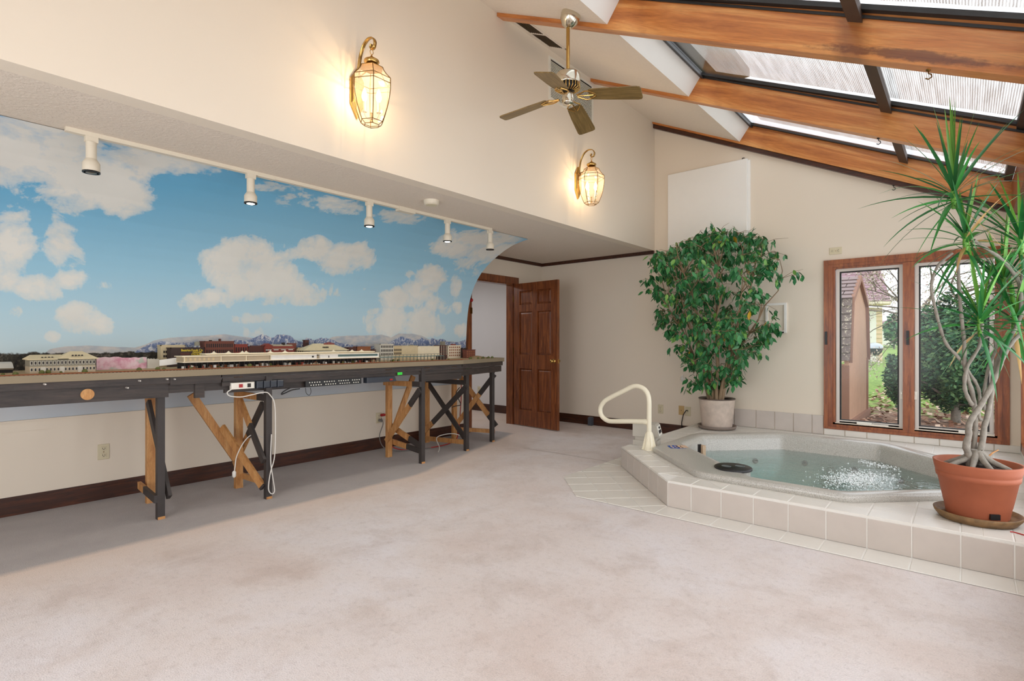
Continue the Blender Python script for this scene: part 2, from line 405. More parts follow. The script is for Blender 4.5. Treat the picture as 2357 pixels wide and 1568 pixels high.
# sloped plaster ceiling and the white ends of the light wells
XW0, XW1 = -2.02, -1.905
for y0, y1 in ((YR, 1.943), (2.034, 3.470), (3.561, 4.998), (5.089, 6.508)):
    mb = MB()
    mb.add([(XU, y0, zc(XU)), (XW0, y0, zc(XW0)), (XW0, y1, zc(XW0)), (XU, y1, zc(XU)), (XU, y0, zc(XU) + .3), (XW0, y0, zc(XW0) + .3), (XW0, y1, zc(XW0) + .3), (XU, y1, zc(XU) + .3)],
           [(0, 1, 2, 3), (7, 6, 5, 4), (0, 4, 5, 1), (2, 6, 7, 3), (3, 7, 4, 0)])
    ce = struct('ceiling', mb, M_ceil)
    part('light_well_end', MB().add([(XW0, y0, zc(XW0)), (XW1, y0, zg(XW1)), (XW1, y1, zg(XW1)), (XW0, y1, zc(XW0))], [(0, 1, 2, 3)]), M_well, ce)
mb = MB(); mb.box((XU - .3, YR - .12, zc(XU) + .3), (XW0 + .05, YB + .14, zc(XU) + .4)); struct('roof', mb, M_gasket)
mb = MB(); mb.prism([(XW1 - .05, YR, zg(XW1)), (XR, YR, zg(XR)), (XR, YR, zg(XR) + .1), (XW1 - .05, YR, zg(XW1) + .1)], (0, .5 - YR, 0), (0, 0, 0)); struct('ceiling', mb, M_ceil)  # unseen solid roof strip, added to cut light on the upper-left wall

# rafters
RAF = (1.945, 3.472, 5.0, 6.51)
for y, lab in zip(RAF, ('varnished pine rafter above the camera, nearest of the sloping beams',
                        'varnished pine rafter just behind the ceiling fan, with a long dark scar',
                        'varnished pine rafter in the middle, between the ceiling fan beam and the wall beam',
                        'varnished pine rafter lying flat against the far window wall')):
    w_ = .087 if y < 6 else .068
    poly = [(XU + .002, y, zb(XU) + .002), (XR - .003, y, zb(XR)), (XR - .003, y, zb(XR) + .255), (XU + .002, y, zb(XU) + .255)]
    if y > 6:   # a narrower ledge under the last one
        poly = [(XU + .002, y, zb(XU) + .012), (XR - .003, y, zb(XR) + .01), (XR - .003, y, zb(XR) + .255), (XU + .002, y, zb(XU) + .255)]
    t = thing('rafter', (XU, y, zb(XU)), lab, 'beam', 'sloping roof rafters')
    part('beam', MB().prism(poly, (0, w_, 0), (0, 0, 0)), M_rafter2 if 3 < y < 4 else M_rafter, t)
    if 3 < y < 6.2:
        part('gasket_strip', MB().prism([(XW1, y - .012, zg(XW1) - .016), (XR - .05, y - .012, zg(XR) - .016), (XR - .05, y - .012, zg(XR)), (XW1, y - .012, zg(XW1))], (0, .0, 0), (0, .011, 0)), M_gasket, t)
    if y > 6:
        part('ledge_moulding', MB().prism([(XU + .002, y + .02, zb(XU) - .04), (XR - .003, y + .02, zb(XR) - .04), (XR - .003, y + .02, zb(XR) + .008), (XU + .002, y + .02, zb(XU) + .01)], (0, .049, 0), (0, 0, 0)), M_walnutx, t)
mb = MB(); mb.box((XR - .07, YR, zb(XR) - .02), (XR + .14, YB - .001, zb(XR) + .26)); solo('ridge_plate', mb, M_oak) if False else struct('trim_1', mb, M_oak)

# skylights: frame, purlin, pane, woven shade outside
def shade_mat():
    m, n, l, b = nt('woven_shade'); n.remove(b); out = n['Material Output']
    tc = n.new('ShaderNodeTexCoord'); w = n.new('ShaderNodeTexWave'); w.bands_direction = 'X'; w.inputs['Scale'].default_value = 26; w.inputs['Distortion'].default_value = 1.2; w.inputs['Detail'].default_value = 3; w.inputs['Detail Scale'].default_value = 2
    l.new(tc.outputs['Object'], w.inputs['Vector'])
    nz = noise_node(n, l, 5, 4, .6, sc=(9, .5, 1))
    f = mixrgb(n, l, .45, ramp(n, l, w.outputs['Fac'], [(.2, (0, 0, 0)), (.8, (1, 1, 1))]), ramp(n, l, nz, [(.3, (0, 0, 0)), (.7, (1, 1, 1))]))
    col = ramp(n, l, f, [(.15, lin((150, 143, 134))), (.85, lin((226, 222, 214)))])
    t = n.new('ShaderNodeBsdfTranslucent'); d = n.new('ShaderNodeBsdfDiffuse'); tr = n.new('ShaderNodeBsdfTransparent'); a1 = n.new('ShaderNodeMixShader'); a2 = n.new('ShaderNodeMixShader')
    l.new(col, t.inputs[0]); l.new(col, d.inputs[0]); a1.inputs[0].default_value = .2; l.new(t.outputs[0], a1.inputs[1]); l.new(d.outputs[0], a1.inputs[2])
    l.new(ramp(n, l, f, [(.1, .08), (.9, .50)]), a2.inputs[0]); l.new(a1.outputs[0], a2.inputs[1]); l.new(tr.outputs[0], a2.inputs[2]); l.new(a2.outputs[0], out.inputs['Surface'])
    return m
M_shade = shade_mat()
for k, (y0, y1) in enumerate(((.5, 1.945), (2.032, 3.472), (3.559, 5.0), (5.087, 6.51))):
    fr = MB()
    def rib(xa, xb, ya, yb, h0, h1): fr.prism([(xa, ya, zg(xa) + h0), (xb, ya, zg(xb) + h0), (xb, ya, zg(xb) + h1), (xa, ya, zg(xa) + h1)], (0, yb - ya, 0), (0, 0, 0))
    rib(XW1, XW1 + .03, y0, y1, -.02, .03); rib(XR - .12, XR - .07, y0, y1, -.02, .03)
    rib(XW1, XR - .07, y0, y0 + .025, 0, .03); rib(XW1, XR - .07, y1 - .045, y1, 0, .03)
    w = struct('window_%d' % (k + 7), fr, M_gasket)
    q = MB(); fr = q; rib(-.50, -.43, y0, y1, -.055, .02); part('purlin', q, M_purlin, w)
    fr = MB(); rib(XW1 + .03, XR - .12, y0 + .02, y1 - .02, .008, .014); part('pane', fr, M_glass, w)
    if True:
        g = MB(); a, c = XW1 + .16, XR - .09; N = 24
        e0 = y0 + (.02 if k > 2 else .02); e1 = y1 - (.16 if k == 3 else .05)
        V = []
        for i in range(N + 1):
            x = a + (c - a) * i / N; w0 = .02 * noise.noise((x * 9, k, 0))
            V += [(x, e0, zg(x) + .05 + w0 * .3), (x, e1 + w0, zg(x) + .05)]
        g.add(V, [(2*i, 2*i+2, 2*i+3, 2*i+1) for i in range(N)]); part('woven_shade', g, M_shade, w)

# trims
mb = MB()
mb.box((XL, .0 - 1.6, 0), (XL + .014, 4.93, .1)); mb.box((XL, YR, .1), (XL + .008, 4.93, .128)); mb.box((XL, 5.98, 0), (XL + .014, YB, .1)); mb.box((XL, 5.98, .1), (XL + .008, YB, .128))
struct('baseboard_left', mb, M_walnut)
mb = MB(); mb.box((XL, YB - .014, 0), (-2.5, YB, .1)); mb.box((XL, YB - .008, .1), (-2.5, YB, .128)); struct('baseboard_back', mb, M_walnutx)
mb = MB(); mb.box((-8.2, 6.676, 0), (XL - .12, 6.69, .1)); mb.box((-8.2, 6.682, .1), (XL - .12, 6.69, .128)); struct('baseboard_hall', mb, M_walnutx)
mb = MB(); mb.box((XL, 4.95, ZS - .045), (XL + .03, YB, ZS)); mb.box((XL, YB - .03, ZS - .045), (XU - .0, YB, ZS)); struct('trim_2', mb, M_walnut)
# door casing + jamb
mb = MB()
for y0, y1 in ((4.94, 5.03), (5.9, 5.985)): mb.box((XL, y0, 0), (XL + .018, y1, 2.12))
mb.box((XL, 4.94, 2.03), (XL + .02, 6.0, 2.12))
mb.box((XL - .121, 5.029, 0), (XL + .001, 5.046, 2.03)); mb.box((XL - .121, 5.884, 0), (XL + .001, 5.901, 2.03)); mb.box((XL - .121, 5.03, 2.012), (XL + .001, 5.9, 2.031))
struct('trim_3', mb, M_doorw)

# ---------------------------------------------------------------- the open six-panel door
HX, HYD = XL + .03, 5.875
ddir = Vector((-4.118 - HX, 5.785 - HYD, 0)).normalized(); dn = Vector((-ddir.y, ddir.x, 0))  # dn points to +Y (behind)
DW, DH, DT, DZ = .835, 2.005, .04, .012
dr = tag(bpy.data.objects.new('door_1', None), kind='structure'); COL.objects.link(dr); dr.location = (HX, HYD, 0); ORG['door_1'] = Vector((HX, HYD, 0))
def dpt(u, z, d): return Vector((HX, HYD, DZ)) + ddir * u + dn * d + Vector((0, 0, z))
def dbox(mb, u0, u1, z0, z1, d0, d1): return mb.prism([dpt(u0, z0, d0), dpt(u1, z0, d0), dpt(u1, z1, d0), dpt(u0, z1, d0)], dn * (d1 - d0), (0, 0, 0))
st, mid_ = .115, .1
cw = (DW - 2 * st - mid_) / 2
cols = ((st, st + cw), (st + cw + mid_, DW - st)); rows = ((.22, .80), (1.0, 1.60), (1.70, 1.895))
for u0, u1, nm in ((0, st, 'stile'), (DW - st, DW, 'stile')): part(nm, dbox(MB(), u0, u1, 0, DH, 0, DT), M_doorw, dr)
for z0, z1 in ((0, .22), (.80, 1.0), (1.60, 1.70), (1.895, DH)): part('rail', dbox(MB(), st, DW - st, z0, z1, 0, DT), M_doorw, dr)
for z0, z1 in rows:
    part('mullion', dbox(MB(), cols[0][1], cols[1][0], z0, z1, 0, DT), M_doorw, dr)
    for u0, u1 in cols:
        p = MB(); e = .03
        for side in (0, 1):
            d0, d1 = ((.019, .006) if side == 0 else (DT - .019, DT - .006))
            V = [dpt(u0, z0, d0), dpt(u1, z0, d0), dpt(u1, z1, d0), dpt(u0, z1, d0), dpt(u0 + e, z0 + e, d1), dpt(u1 - e, z0 + e, d1), dpt(u1 - e, z1 - e, d1), dpt(u0 + e, z1 - e, d1)]
            p.add(V, [(4, 5, 6, 7), (0, 1, 5, 4), (1, 2, 6, 5), (2, 3, 7, 6), (3, 0, 4, 7)])
        part('raised_panel', p, M_doorw, dr)
kb = MB(); Mk = Matrix.Rotation(math.pi / 2, 3, 'X').to_3x3()
for sgn in (-1, 1):
    pr_ = [(.03, 0), (.03, .006), (.012, .01), (.012, .03), (.024, .036), (.028, .05), (.022, .062), (1e-5, .066)]
    Mq = Matrix((ddir, Vector((0, 0, 1)), dn * sgn)).transposed()
    kb.lathe(pr_, dpt(DW - .06, .92, 0 if sgn < 0 else DT), 14, M=Mq)
part('knob', kb, M_brass, dr, 'round brass knob')
lt = MB(); dbox(lt, DW, DW + .002, .89, .95, .012, .028); part('latch_plate', lt, M_brass, dr)
hg = MB()
for z in (.25, 1.0, 1.75): dbox(hg, -.012, .0, z, z + .09, -.004, .012)
part('hinge', hg, M_brassd, dr)

# ---------------------------------------------------------------- back window
wc = MB(); y0 = YB
def casing(mb, x0, x1, z0, z1, w, ya, yb):
    mb.box((x0, ya, z0), (x0 + w, yb, z1)); mb.box((x1 - w, ya, z0), (x1, yb, z1)); mb.box((x0 + w, ya, z1 - w), (x1 - w, yb, z1)); mb.box((x0 + w, ya, z0), (x1 - w, yb, z0 + w * .6))
casing(wc, -1.163, .305, .26, 2.062, .045, YB - .022, YB); casing(wc, -1.125, .268, .285, 2.03, .045, YB - .014, YB + .01)
w1 = struct('window_1', wc, M_oak)
jb = MB(); casing(jb, -1.09, .235, .305, 1.995, .03, YB + .0, YB + .1); jb.box((-.475, YB - .012, .3), (-.382, YB + .1, 1.98)); part('wood_frame', jb, M_oak, w1)
for k, (x0, x1) in enumerate(((-1.055, -.478), (-.38, .2))):
    f = MB(); casing(f, x0, x1, .325, 1.968, .03, YB + .035, YB + .06); f.box((x0 + .03, YB + .035, .325), (x1 - .03, YB + .06, .355)); s_ = part('sash', f, M_metal, w1)
    g = MB(); casing(g, x0 + .03, x1 - .03, .355, 1.938, .014, YB + .048, YB + .07); part('gasket', g, M_gasket, s_)
    part('pane', MB().box((x0 + .03, YB + .058, .355), (x1 - .03, YB + .062, 1.938)), M_glass, s_)
    h = MB(); xm = x0 + (.19 if k == 0 else .33); h.box((xm, YB + .005, .325), (xm + .13, YB + .034, .352)); h.box((xm + .13, YB + .02, .33), (xm + .27, YB + .034, .34)); part('crank', h, M_white, w1)
    xl = x1 - .018 if k == 0 else x0 - .002; h = MB(); h.box((xl, YB + .01, .62), (xl + .02, YB + .034, .70)); h.box((xl + .004, YB - .01, .67), (xl + .016, YB + .02, .685)); part('latch', h, M_white, w1)
for x in (-1.15, -.445): part('shade_bracket', MB().box((x, YB - .035, 1.16), (x + .022, YB - .018, 1.30)), M_black, w1)

# access hatch and recessed box on the back wall
t = thing('access_hatch', (-2.43, YB, 2.34), 'large white painted hatch panel high on the wall behind the bushy green plant', 'panel')
part('hatch_panel', MB().prism([(-2.92, YB - .001, 2.34), (-1.945, YB - .001, 2.34), (-1.945, YB - .001, 3.337), (-2.92, YB - .001, 3.337)], (0, 0, 0), (0, -.04, 0), .004), M_well, t)
part('edge_strip', MB().box((-1.944, YB - .018, 2.34), (-1.918, YB - .001, 3.32)), M_well, t)
part('catch', MB().lathe([(.02, 0), (.02, .012), (.012, .02), (1e-5, .022)], (-1.93, YB - .018, 2.40), 12, M=Matrix.Rotation(math.pi / 2, 3, 'X')), M_slot, t)
part('screw_hook', MB().tube([(-2.0, YB - .04, 3.338), (-2.0, YB - .03, 3.352), (-1.98, YB - .02, 3.352)], .005, 6), M_slot, t)
t = thing('wall_box', (-1.63, YB, 1.29), 'shallow square white wall box half hidden by the green leaves', 'wall box')
f = MB(); casing(f, -1.75, -1.53, 1.29, 1.63, .025, YB - .02, YB - .001); f.box((-1.725, YB - .02, 1.29), (-1.555, YB - .001, 1.315)); part('box_frame', f, M_well, t)
part('cover_plate', MB().box((-1.725, YB - .006, 1.315), (-1.555, YB - .001, 1.605)), M_wall, t)

# outlets
def outlet(x, z, wall, label, plate=M_almond, horiz=False, kind='duplex', name='wall_outlet'):
    # wall: ('Y', y) facing -Y ; ('X', x) facing +X
    def P(u, v, d): return Vector((x + u, wall[1] - d, z + v)) if wall[0] == 'Y' else Vector((wall[1] + d, x - u, z + v))
    if horiz:
        P0 = P
        def P(u, v, d): return P0(v, u, d)
    t = thing(name, P(0, -.06, 0), label, 'outlet' if kind != 'blank' else 'wall plate')
    def pr(mb, u0, u1, v0, v1, d0, d1, ch=0):
        q = [P(u0, v0, 0), P(u1, v0, 0), P(u1, v1, 0), P(u0, v1, 0)]; nv = P(0, 0, 1) - P(0, 0, 0); return mb.prism(q, nv * d0, nv * d1, ch)
    part('cover_plate', pr(MB(), -.036, .036, -.058, .058, .001, .007, .003), plate, t)
    if kind == 'duplex':
        for v in (-.025, .025):
            rc = part('receptacle', pr(MB(), -.017, .017, v - .015, v + .015, .006, .010, .002), plate, t)
            sl = MB(); pr(sl, -.009, -.006, v - .004, v + .006, .0095, .0105); pr(sl, .006, .009, v - .004, v + .006, .0095, .0105); pr(sl, -.003, .003, v - .011, v - .006, .0095, .0105); part('slot', sl, M_slot, rc)
        part('screw', pr(MB(), -.003, .003, -.003, .003, .006, .009), M_brassd, t)
    else:
        part('screw', pr(MB(), -.004, .004, -.004, .004, .006, .010), M_slot, t)
    return t
outlet(-3.035, .312, ('Y', YB), 'almond duplex outlet on the back wall beside the hot tub handrail')
outlet(-2.754, .318, ('Y', YB), 'tan blank cover plate on the back wall next to the cord plate', M_tan, kind='blank', name='blank_plate')
outlet(-2.669, .312, ('Y', YB), 'almond cable plate with a black cord plugged in, behind the tub', kind='blank', name='cable_plate')
outlet(-1.055, 2.16, ('Y', YB), 'sideways almond outlet on the wall above the window corner', horiz=True)
outlet(1.085, .357, ('X', XL), 'almond duplex outlet on the wall under the mural, unused')
outlet(3.575, .343, ('X', XL), 'almond outlet with red and grey plugs under the mural')
outlet(-6.42, .36, ('Y', 6.69), 'small outlet on the hall wall seen through the doorway')
solo('black_cord', MB().tube([(-2.669, YB - .012, .325), (-2.672, YB - .05, .33), (-2.71, YB - .05, .27), (-2.735, YB - .04, .17), (-2.735, YB - .04, .06), (-2.72, YB - .03, .012)], .006, 6), M_black, 'thin black cord hanging from the cable plate behind the tub', 'cord')
p = Zp(1578, 1, 0) if False else None
def plug(p, d, m, name, lab, cat='plug'):
    d = Vector(d); return solo(name, MB().tube([Vector(p), Vector(p) + d * .4, Vector(p) + d], [.014, .013, .006], 8), m, lab, cat)

tp = MB(); RT_ = random.Random(8); ctr = Yp(1572, 873, YB)
for k in range(9):
    q = k * .7; r_ = .03 + .02 * RT_.random(); p_ = ctr + Vector((r_ * math.cos(q), -.004 - .02 * RT_.random(), r_ * math.sin(q) * 1.2)); q_ = ctr + Vector((.02 * RT_.gauss(0, 1), -.003, .02 * RT_.gauss(0, 1)))
    tp.add([ctr + Vector((0, -.002, 0)), p_, p_ + Vector((.016, -.012, .012)), q_], [(0, 1, 2, 3)])
solo('torn_patch', tp, M_well, 'small torn whitish patch on the back wall left of the lowest fig leaves', 'wall damage')
# ================================================================ THE SKY BACKDROP (a bent sheet, printed)
PROF = [(-3.885, 2.386), (-4.0, 2.368), (-4.12, 2.341), (-4.25, 2.293), (-4.365, 2.237), (-4.46, 2.186), (-4.547, 2.126), (-4.63, 2.06), (-4.697, 1.986), (-4.752, 1.91), (-4.797, 1.827), (-4.832, 1.74), (-4.859, 1.647), (-4.878, 1.55), (-4.89, 1.453), (-4.905, 1.229), (-4.925, 1.0), (-4.95, .8), (-4.966, .645)]
def resample(P, n):
    L = [0]
    for a, b in zip(P, P[1:]): L.append(L[-1] + math.dist(a, b))
    out = []
    for i in range(n):
        s = L[-1] * i / (n - 1); k = max(j for j in range(len(P) - 1) if L[j] <= s + 1e-9); q = (s - L[k]) / (L[k + 1] - L[k])
        out.append((P[k][0] + (P[k+1][0] - P[k][0]) * q, P[k][1] + (P[k+1][1] - P[k][1]) * q))
    return out
# clouds of the print, as (x, y, rx, ry, strength) in survey pixels
CL = [(60,350,190,80,1),(200,420,120,60,1),(280,450,70,45,1),(60,300,150,40,.9),(270,385,110,40,.9),(370,370,120,35,.8),(470,390,80,22,.45),(30,560,55,70,1),(135,560,42,55,1),(165,590,35,30,.7),(15,630,35,35,.9),(95,660,60,30,.9),(155,645,45,25,.85),(225,660,30,12,.4),(35,720,22,20,.7),(190,735,50,35,1),(225,745,35,28,.9),(120,775,18,14,.6),(180,495,40,10,.35),(60,440,20,6,.3),
 (570,590,70,40,1),(530,610,60,55,1),(590,640,90,50,1),(650,660,75,35,1),(700,680,50,22,.9),(490,685,50,22,.8),(520,560,30,18,.6),(660,590,25,25,.5),(590,735,50,14,.7),(590,770,45,20,.7),
 (735,575,40,28,1),(790,595,65,32,1),(840,600,30,22,.8),(700,585,20,14,.5),(640,430,60,14,.6),(740,465,90,18,.55),(700,450,60,12,.5),(800,480,50,14,.45),(930,500,75,18,.6),(620,425,40,10,.5),
 (990,640,36,29,1),(960,670,32,25,.9),(920,690,48,25,.9),(900,740,52,33,1),(970,745,48,31,1),(1005,700,22,21,.8),(945,630,13,10,.7),(1050,660,13,23,.9),(1055,710,13,13,.6),(1020,715,20,16,.6),(1065,760,18,18,.9),(870,750,32,18,.7),(780,670,28,15,.35),(835,665,11,11,.3),
 (1100,560,80,30,1),(1050,570,60,22,.9),(1140,580,60,30,.9),(1160,550,40,20,.9),(1090,610,40,25,.6),(1120,600,40,22,.6),(480,695,60,20,.5)]
R1 = [(-100,845),(60,838),(100,815),(115,803),(150,797),(200,795),(250,797),(310,800),(335,793),(355,783),(390,777),(430,775),(480,772),(515,769),(560,775),(600,780),(700,790),(750,783),(765,775),(800,772),(840,772),(880,770),(895,774),(900,777),(918,767),(950,768),(970,772),(985,780),(1080,790),(1200,795)]
R2 = [(-100,900),(280,850),(300,822),(315,806),(340,793),(370,786),(420,789),(460,786),(500,789),(545,782),(570,783),(590,775),(604,769),(615,773),(627,777),(640,770),(652,769),(668,773),(685,784),(697,787),(705,777),(716,779),(722,783),(740,777),(756,779),(780,788),(820,795),(850,798),(890,792),(905,783),(922,774),(940,779),(955,784),(970,777),(985,784),(995,777),(1008,783),(1018,779),(1032,787),(1055,787),(1075,781),(1200,785)]
def interp(T, x):
    if x <= T[0][0]: return T[0][1]
    for (a, ya), (b, yb) in zip(T, T[1:]):
        if x <= b: return ya + (yb - ya) * (x - a) / (b - a)
    return T[-1][1]
NY, NP = 420, 170
PR = resample(PROF, NP); Y0, Y1 = .30, 4.87
mb = MB(); cov = []; r1 = []; r2 = []; vy = []; far = []
for i in range(NY):
    y = Y0 + (Y1 - Y0) * i / (NY - 1)
    for x, z in PR:
        mb.v.append((x, y, z)); X, Yy = px((x, y, z))
        c = 0
        for (cx, cy, rx, ry, st) in CL:
            d = ((X - cx) / rx) ** 2 + ((Yy - cy) / ry) ** 2
            if d < 3: c = max(c, st * (1 - d / 2.2) )
        cov.append(c); r1.append((Yy - interp(R1, X)) / 40); r2.append((Yy - interp(R2, X)) / 40); vy.append((Yy - 250) / 600)
for i in range(NY - 1):
    for j in range(NP - 1):
        a = i * NP + j; mb.f.append((a, a + 1, a + NP + 1, a + NP)); mb.sm.append(True); mb.mi.append(0)
def mural_mat():
    m, n, l, b = nt('printed_sky')
    def at(nm):
        a = n.new('ShaderNodeAttribute'); a.attribute_name = nm; return a.outputs['Fac']
    def mth(op, a, c, v=None):
        k = n.new('ShaderNodeMath'); k.operation = op
        for s_, q in zip(k.inputs, (a, c, v)):
            if q is None: continue
            if hasattr(q, 'is_linked'): l.new(q, s_)
            else: s_.default_value = q
        return k.outputs[0]
    sky = ramp(n, l, at('vy'), [(.0, lin((96, 166, 214))), (.3, lin((110, 178, 216))), (.62, lin((158, 204, 226))), (.8, lin((186, 216, 228))), (.95, lin((205, 222, 226)))])
    nz = noise_node(n, l, 4.2, 9, .62, dist=.35); nz2 = noise_node(n, l, 1.6, 5, .55)
    k = mth('ADD', at('cov'), mth('MULTIPLY', mth('SUBTRACT', nz, .5), 1.9))
    k = mth('ADD', k, mth('MULTIPLY', mth('SUBTRACT', noise_node(n, l, 17, 4, .6), .5), .45))
    k = mth('ADD', k, mth('MULTIPLY', mth('SUBTRACT', nz2, .5), .3))
    fac = ramp(n, l, k, [(.36, 0.0), (.52, .58), (.86, .95)])
    ccol = ramp(n, l, nz2, [(.3, lin((224, 222, 214))), (.7, lin((238, 235, 226)))])
    col = mixrgb(n, l, fac, sky, ccol)
    # far, hazy range
    ff = mth('ADD', at('ridge1'), mth('MULTIPLY', mth('SUBTRACT', noise_node(n, l, 14, 3), .5), .06))
    hz = ramp(n, l, noise_node(n, l, 9, 4, .6, sc=(1, 1, 2)), [(.35, lin((176, 184, 192))), (.65, lin((214, 206, 198)))])
    col = mixrgb(n, l, ramp(n, l, ff, [(0.0, 0.0), (.03, 1.0)]), col, hz)
    # near, snowy range
    f2 = mth('ADD', at('ridge2'), mth('MULTIPLY', mth('SUBTRACT', noise_node(n, l, 26, 4, .7), .5), .22))
    sn = noise_node(n, l, 24, 5, .7, sc=(1, 1, .8), dist=1.5)
    rock = ramp(n, l, sn, [(.36, lin((92, 110, 150))), (.50, lin((136, 148, 178))), (.60, lin((224, 222, 220)))])
    col = mixrgb(n, l, ramp(n, l, f2, [(0.0, 0.0), (.03, 1.0)]), col, rock)
    # dark town along the foot
    s = n.new('ShaderNodeSeparateXYZ'); t = n.new('ShaderNodeTexCoord'); l.new(t.outputs['Object'], s.inputs[0])
    low = mth('ADD', mth('SUBTRACT', .47, s.outputs['Z']), mth('MULTIPLY', mth('SUBTRACT', noise_node(n, l, 16, 3, .6), .5), .05))
    town = ramp(n, l, noise_node(n, l, 40, 4, .7), [(.35, lin((34, 34, 32))), (.55, lin((66, 62, 52))), (.7, lin((120, 110, 100)))])
    tn = ramp(n, l, low, [(0.0, 0.0), (.006, 1.0)])
    up = ramp(n, l, mth('SUBTRACT', s.outputs['Z'], .315), [(0.0, 0.0), (.004, 1.0)])
    col = mixrgb(n, l, mth('MULTIPLY', tn, up), col, town)
    below = ramp(n, l, noise_node(n, l, 1.4, 3, .5), [(.4, lin((196, 204, 212))), (.7, lin((206, 206, 204)))])
    col = mixrgb(n, l, ramp(n, l, mth('SUBTRACT', .315, s.outputs['Z']), [(0.0, 0.0), (.004, 1.0)]), col, below)
    l.new(col, b.inputs['Base Color']); b.inputs['Roughness'].default_value = .6; b.inputs['Specular IOR Level'].default_value = .25
    return m
ms = solo('sky_mural', mb, mural_mat(), 'curved sky backdrop printed with clouds and snowy mountains along the wall', 'mural', loc=(-4.9, 2.6, .645))
for nm, dat in (('cov', cov), ('ridge1', r1), ('ridge2', r2), ('vy', vy)):
    a = ms.data.attributes.new(nm, 'FLOAT', 'POINT'); a.data.foreach_set('value', dat)
# the strip of unpainted board under it
mb = MB(); mb.box((XL, .2, .572), (XL + .012, 4.93, .64)); mb.box((XL, .2, .64), (XL + .035, 4.93, .65)); struct('trim_4', mb, M_wall)

# ---------------------------------------------------------------- track lighting
TX = -3.83
M_track = mat('track_cream', (222, 212, 192), .5, var=.02)
t = thing('light_track', (TX, 2.4, 2.345), 'long slim white ceiling track along the top of the mural', 'light track')
part('rail', MB().box((TX - .018, .66, 2.366), (TX + .018, 4.17, 2.39)), M_track, t)
part('feed_box', MB().box((TX - .03, 2.95, 2.35), (TX + .028, 3.13, 2.389)), M_track, t)
part('joint_cover', MB().box((TX - .02, 1.72, 2.363), (TX + .02, 1.84, 2.39)), M_track, t)
M_bulb = emit('spot_bulb', (1.0, .95, .86), 9)
M_bulboff = mat('reflector_dark', (120, 112, 100), .3, .6)
for k, (X, lit) in enumerate(((210, 0), (577, 1), (850, 1), (1030, 1), (1128, 0))):
    y = Xp(X, 330, TX).y
    lab = ('unlit white track spotlight nearest the left end of the track', 'lit white track spotlight, second from the left end of the track', 'lit white track spotlight in the middle of the track', 'lit white track spotlight beyond the ceiling smoke alarm', 'unlit white track spotlight at the far end near the doorway')[k]
    t = thing('track_spotlight', (TX, y, 2.366), lab, 'spotlight', 'track spotlights')
    part('adapter', MB().box((TX - .017, y - .03, 2.335), (TX + .017, y + .03, 2.366)), M_track, t)
    part('stem', MB().lathe([(.026, 2.24), (.026, 2.335)], (TX, y, 0), 16), M_track, t)
    part('lamp_head', MB().lathe([(.038, 2.165), (.042, 2.17), (.042, 2.215), (.036, 2.225), (.027, 2.24)], (TX, y, 0), 20), M_track, t)
    part('rim', MB().lathe([(.043, 2.16), (.043, 2.168), (.036, 2.168), (.036, 2.16)], (TX, y, 0), 20), M_black, t)
    part('bulb', MB().lathe([(1e-5, 2.155), (.02, 2.157), (.036, 2.164)], (TX, y, 0), 16), M_bulb if lit else M_bulboff, t)
    if lit:
        l_ = bpy.data.lights.new('spot_light', 'SPOT'); l_.energy = 9; l_.color = (1, .93, .82); l_.spot_size = 1.9; l_.spot_blend = .8; l_.shadow_soft_size = .04
        o = bpy.data.objects.new('spot_light', l_); COL.objects.link(o); o.location = (TX, y, 2.14); o.rotation_euler = (0, 0, 0)
t = thing('smoke_alarm', (-3.46, 3.02, 2.35), 'round white smoke alarm on the low ceiling beside the track', 'smoke alarm')
part('case', MB().lathe([(1e-5, -.04), (.052, -.038), (.064, -.03), (.068, 0)], (-3.46, 3.02, 2.39), 24), M_track, t)
part('vent_ring', MB().lathe([(.045, -.0405), (.048, -.0405), (.048, -.038), (.045, -.038)], (-3.46, 3.02, 2.39), 24), M_almond, t)

# ---------------------------------------------------------------- wall lanterns
def lglass():
    m, n, l, b = nt('beveled_glass'); n.remove(b); out = n['Material Output']
    t = n.new('ShaderNodeBsdfTransparent'); g = n.new('ShaderNodeBsdfGlossy'); tr = n.new('ShaderNodeBsdfTranslucent'); d = n.new('ShaderNodeBsdfDiffuse'); x = n.new('ShaderNodeMixShader'); y = n.new('ShaderNodeMixShader'); z = n.new('ShaderNodeMixShader')
    for k in (tr, d): k.inputs[0].default_value = (.95, .86, .72, 1)
    t.inputs[0].default_value = (1, .96, .9, 1); g.inputs['Roughness'].default_value = .06; z.inputs[0].default_value = .4; l.new(tr.outputs[0], z.inputs[1]); l.new(d.outputs[0], z.inputs[2])
    y.inputs[0].default_value = .10; l.new(t.outputs[0], y.inputs[1]); l.new(z.outputs[0], y.inputs[2])
    l.new(facing_fresnel(n, l, .05), x.inputs[0]); l.new(y.outputs[0], x.inputs[1]); l.new(g.outputs[0], x.inputs[2]); l.new(x.outputs[0], out.inputs['Surface'])
    return m
M_lglass = lglass()
M_flame = emit('candle_bulb', (1.0, .80, .52), 34)
M_lplate = mat('frosted_panel', (255, 226, 186), .3, var=.02)
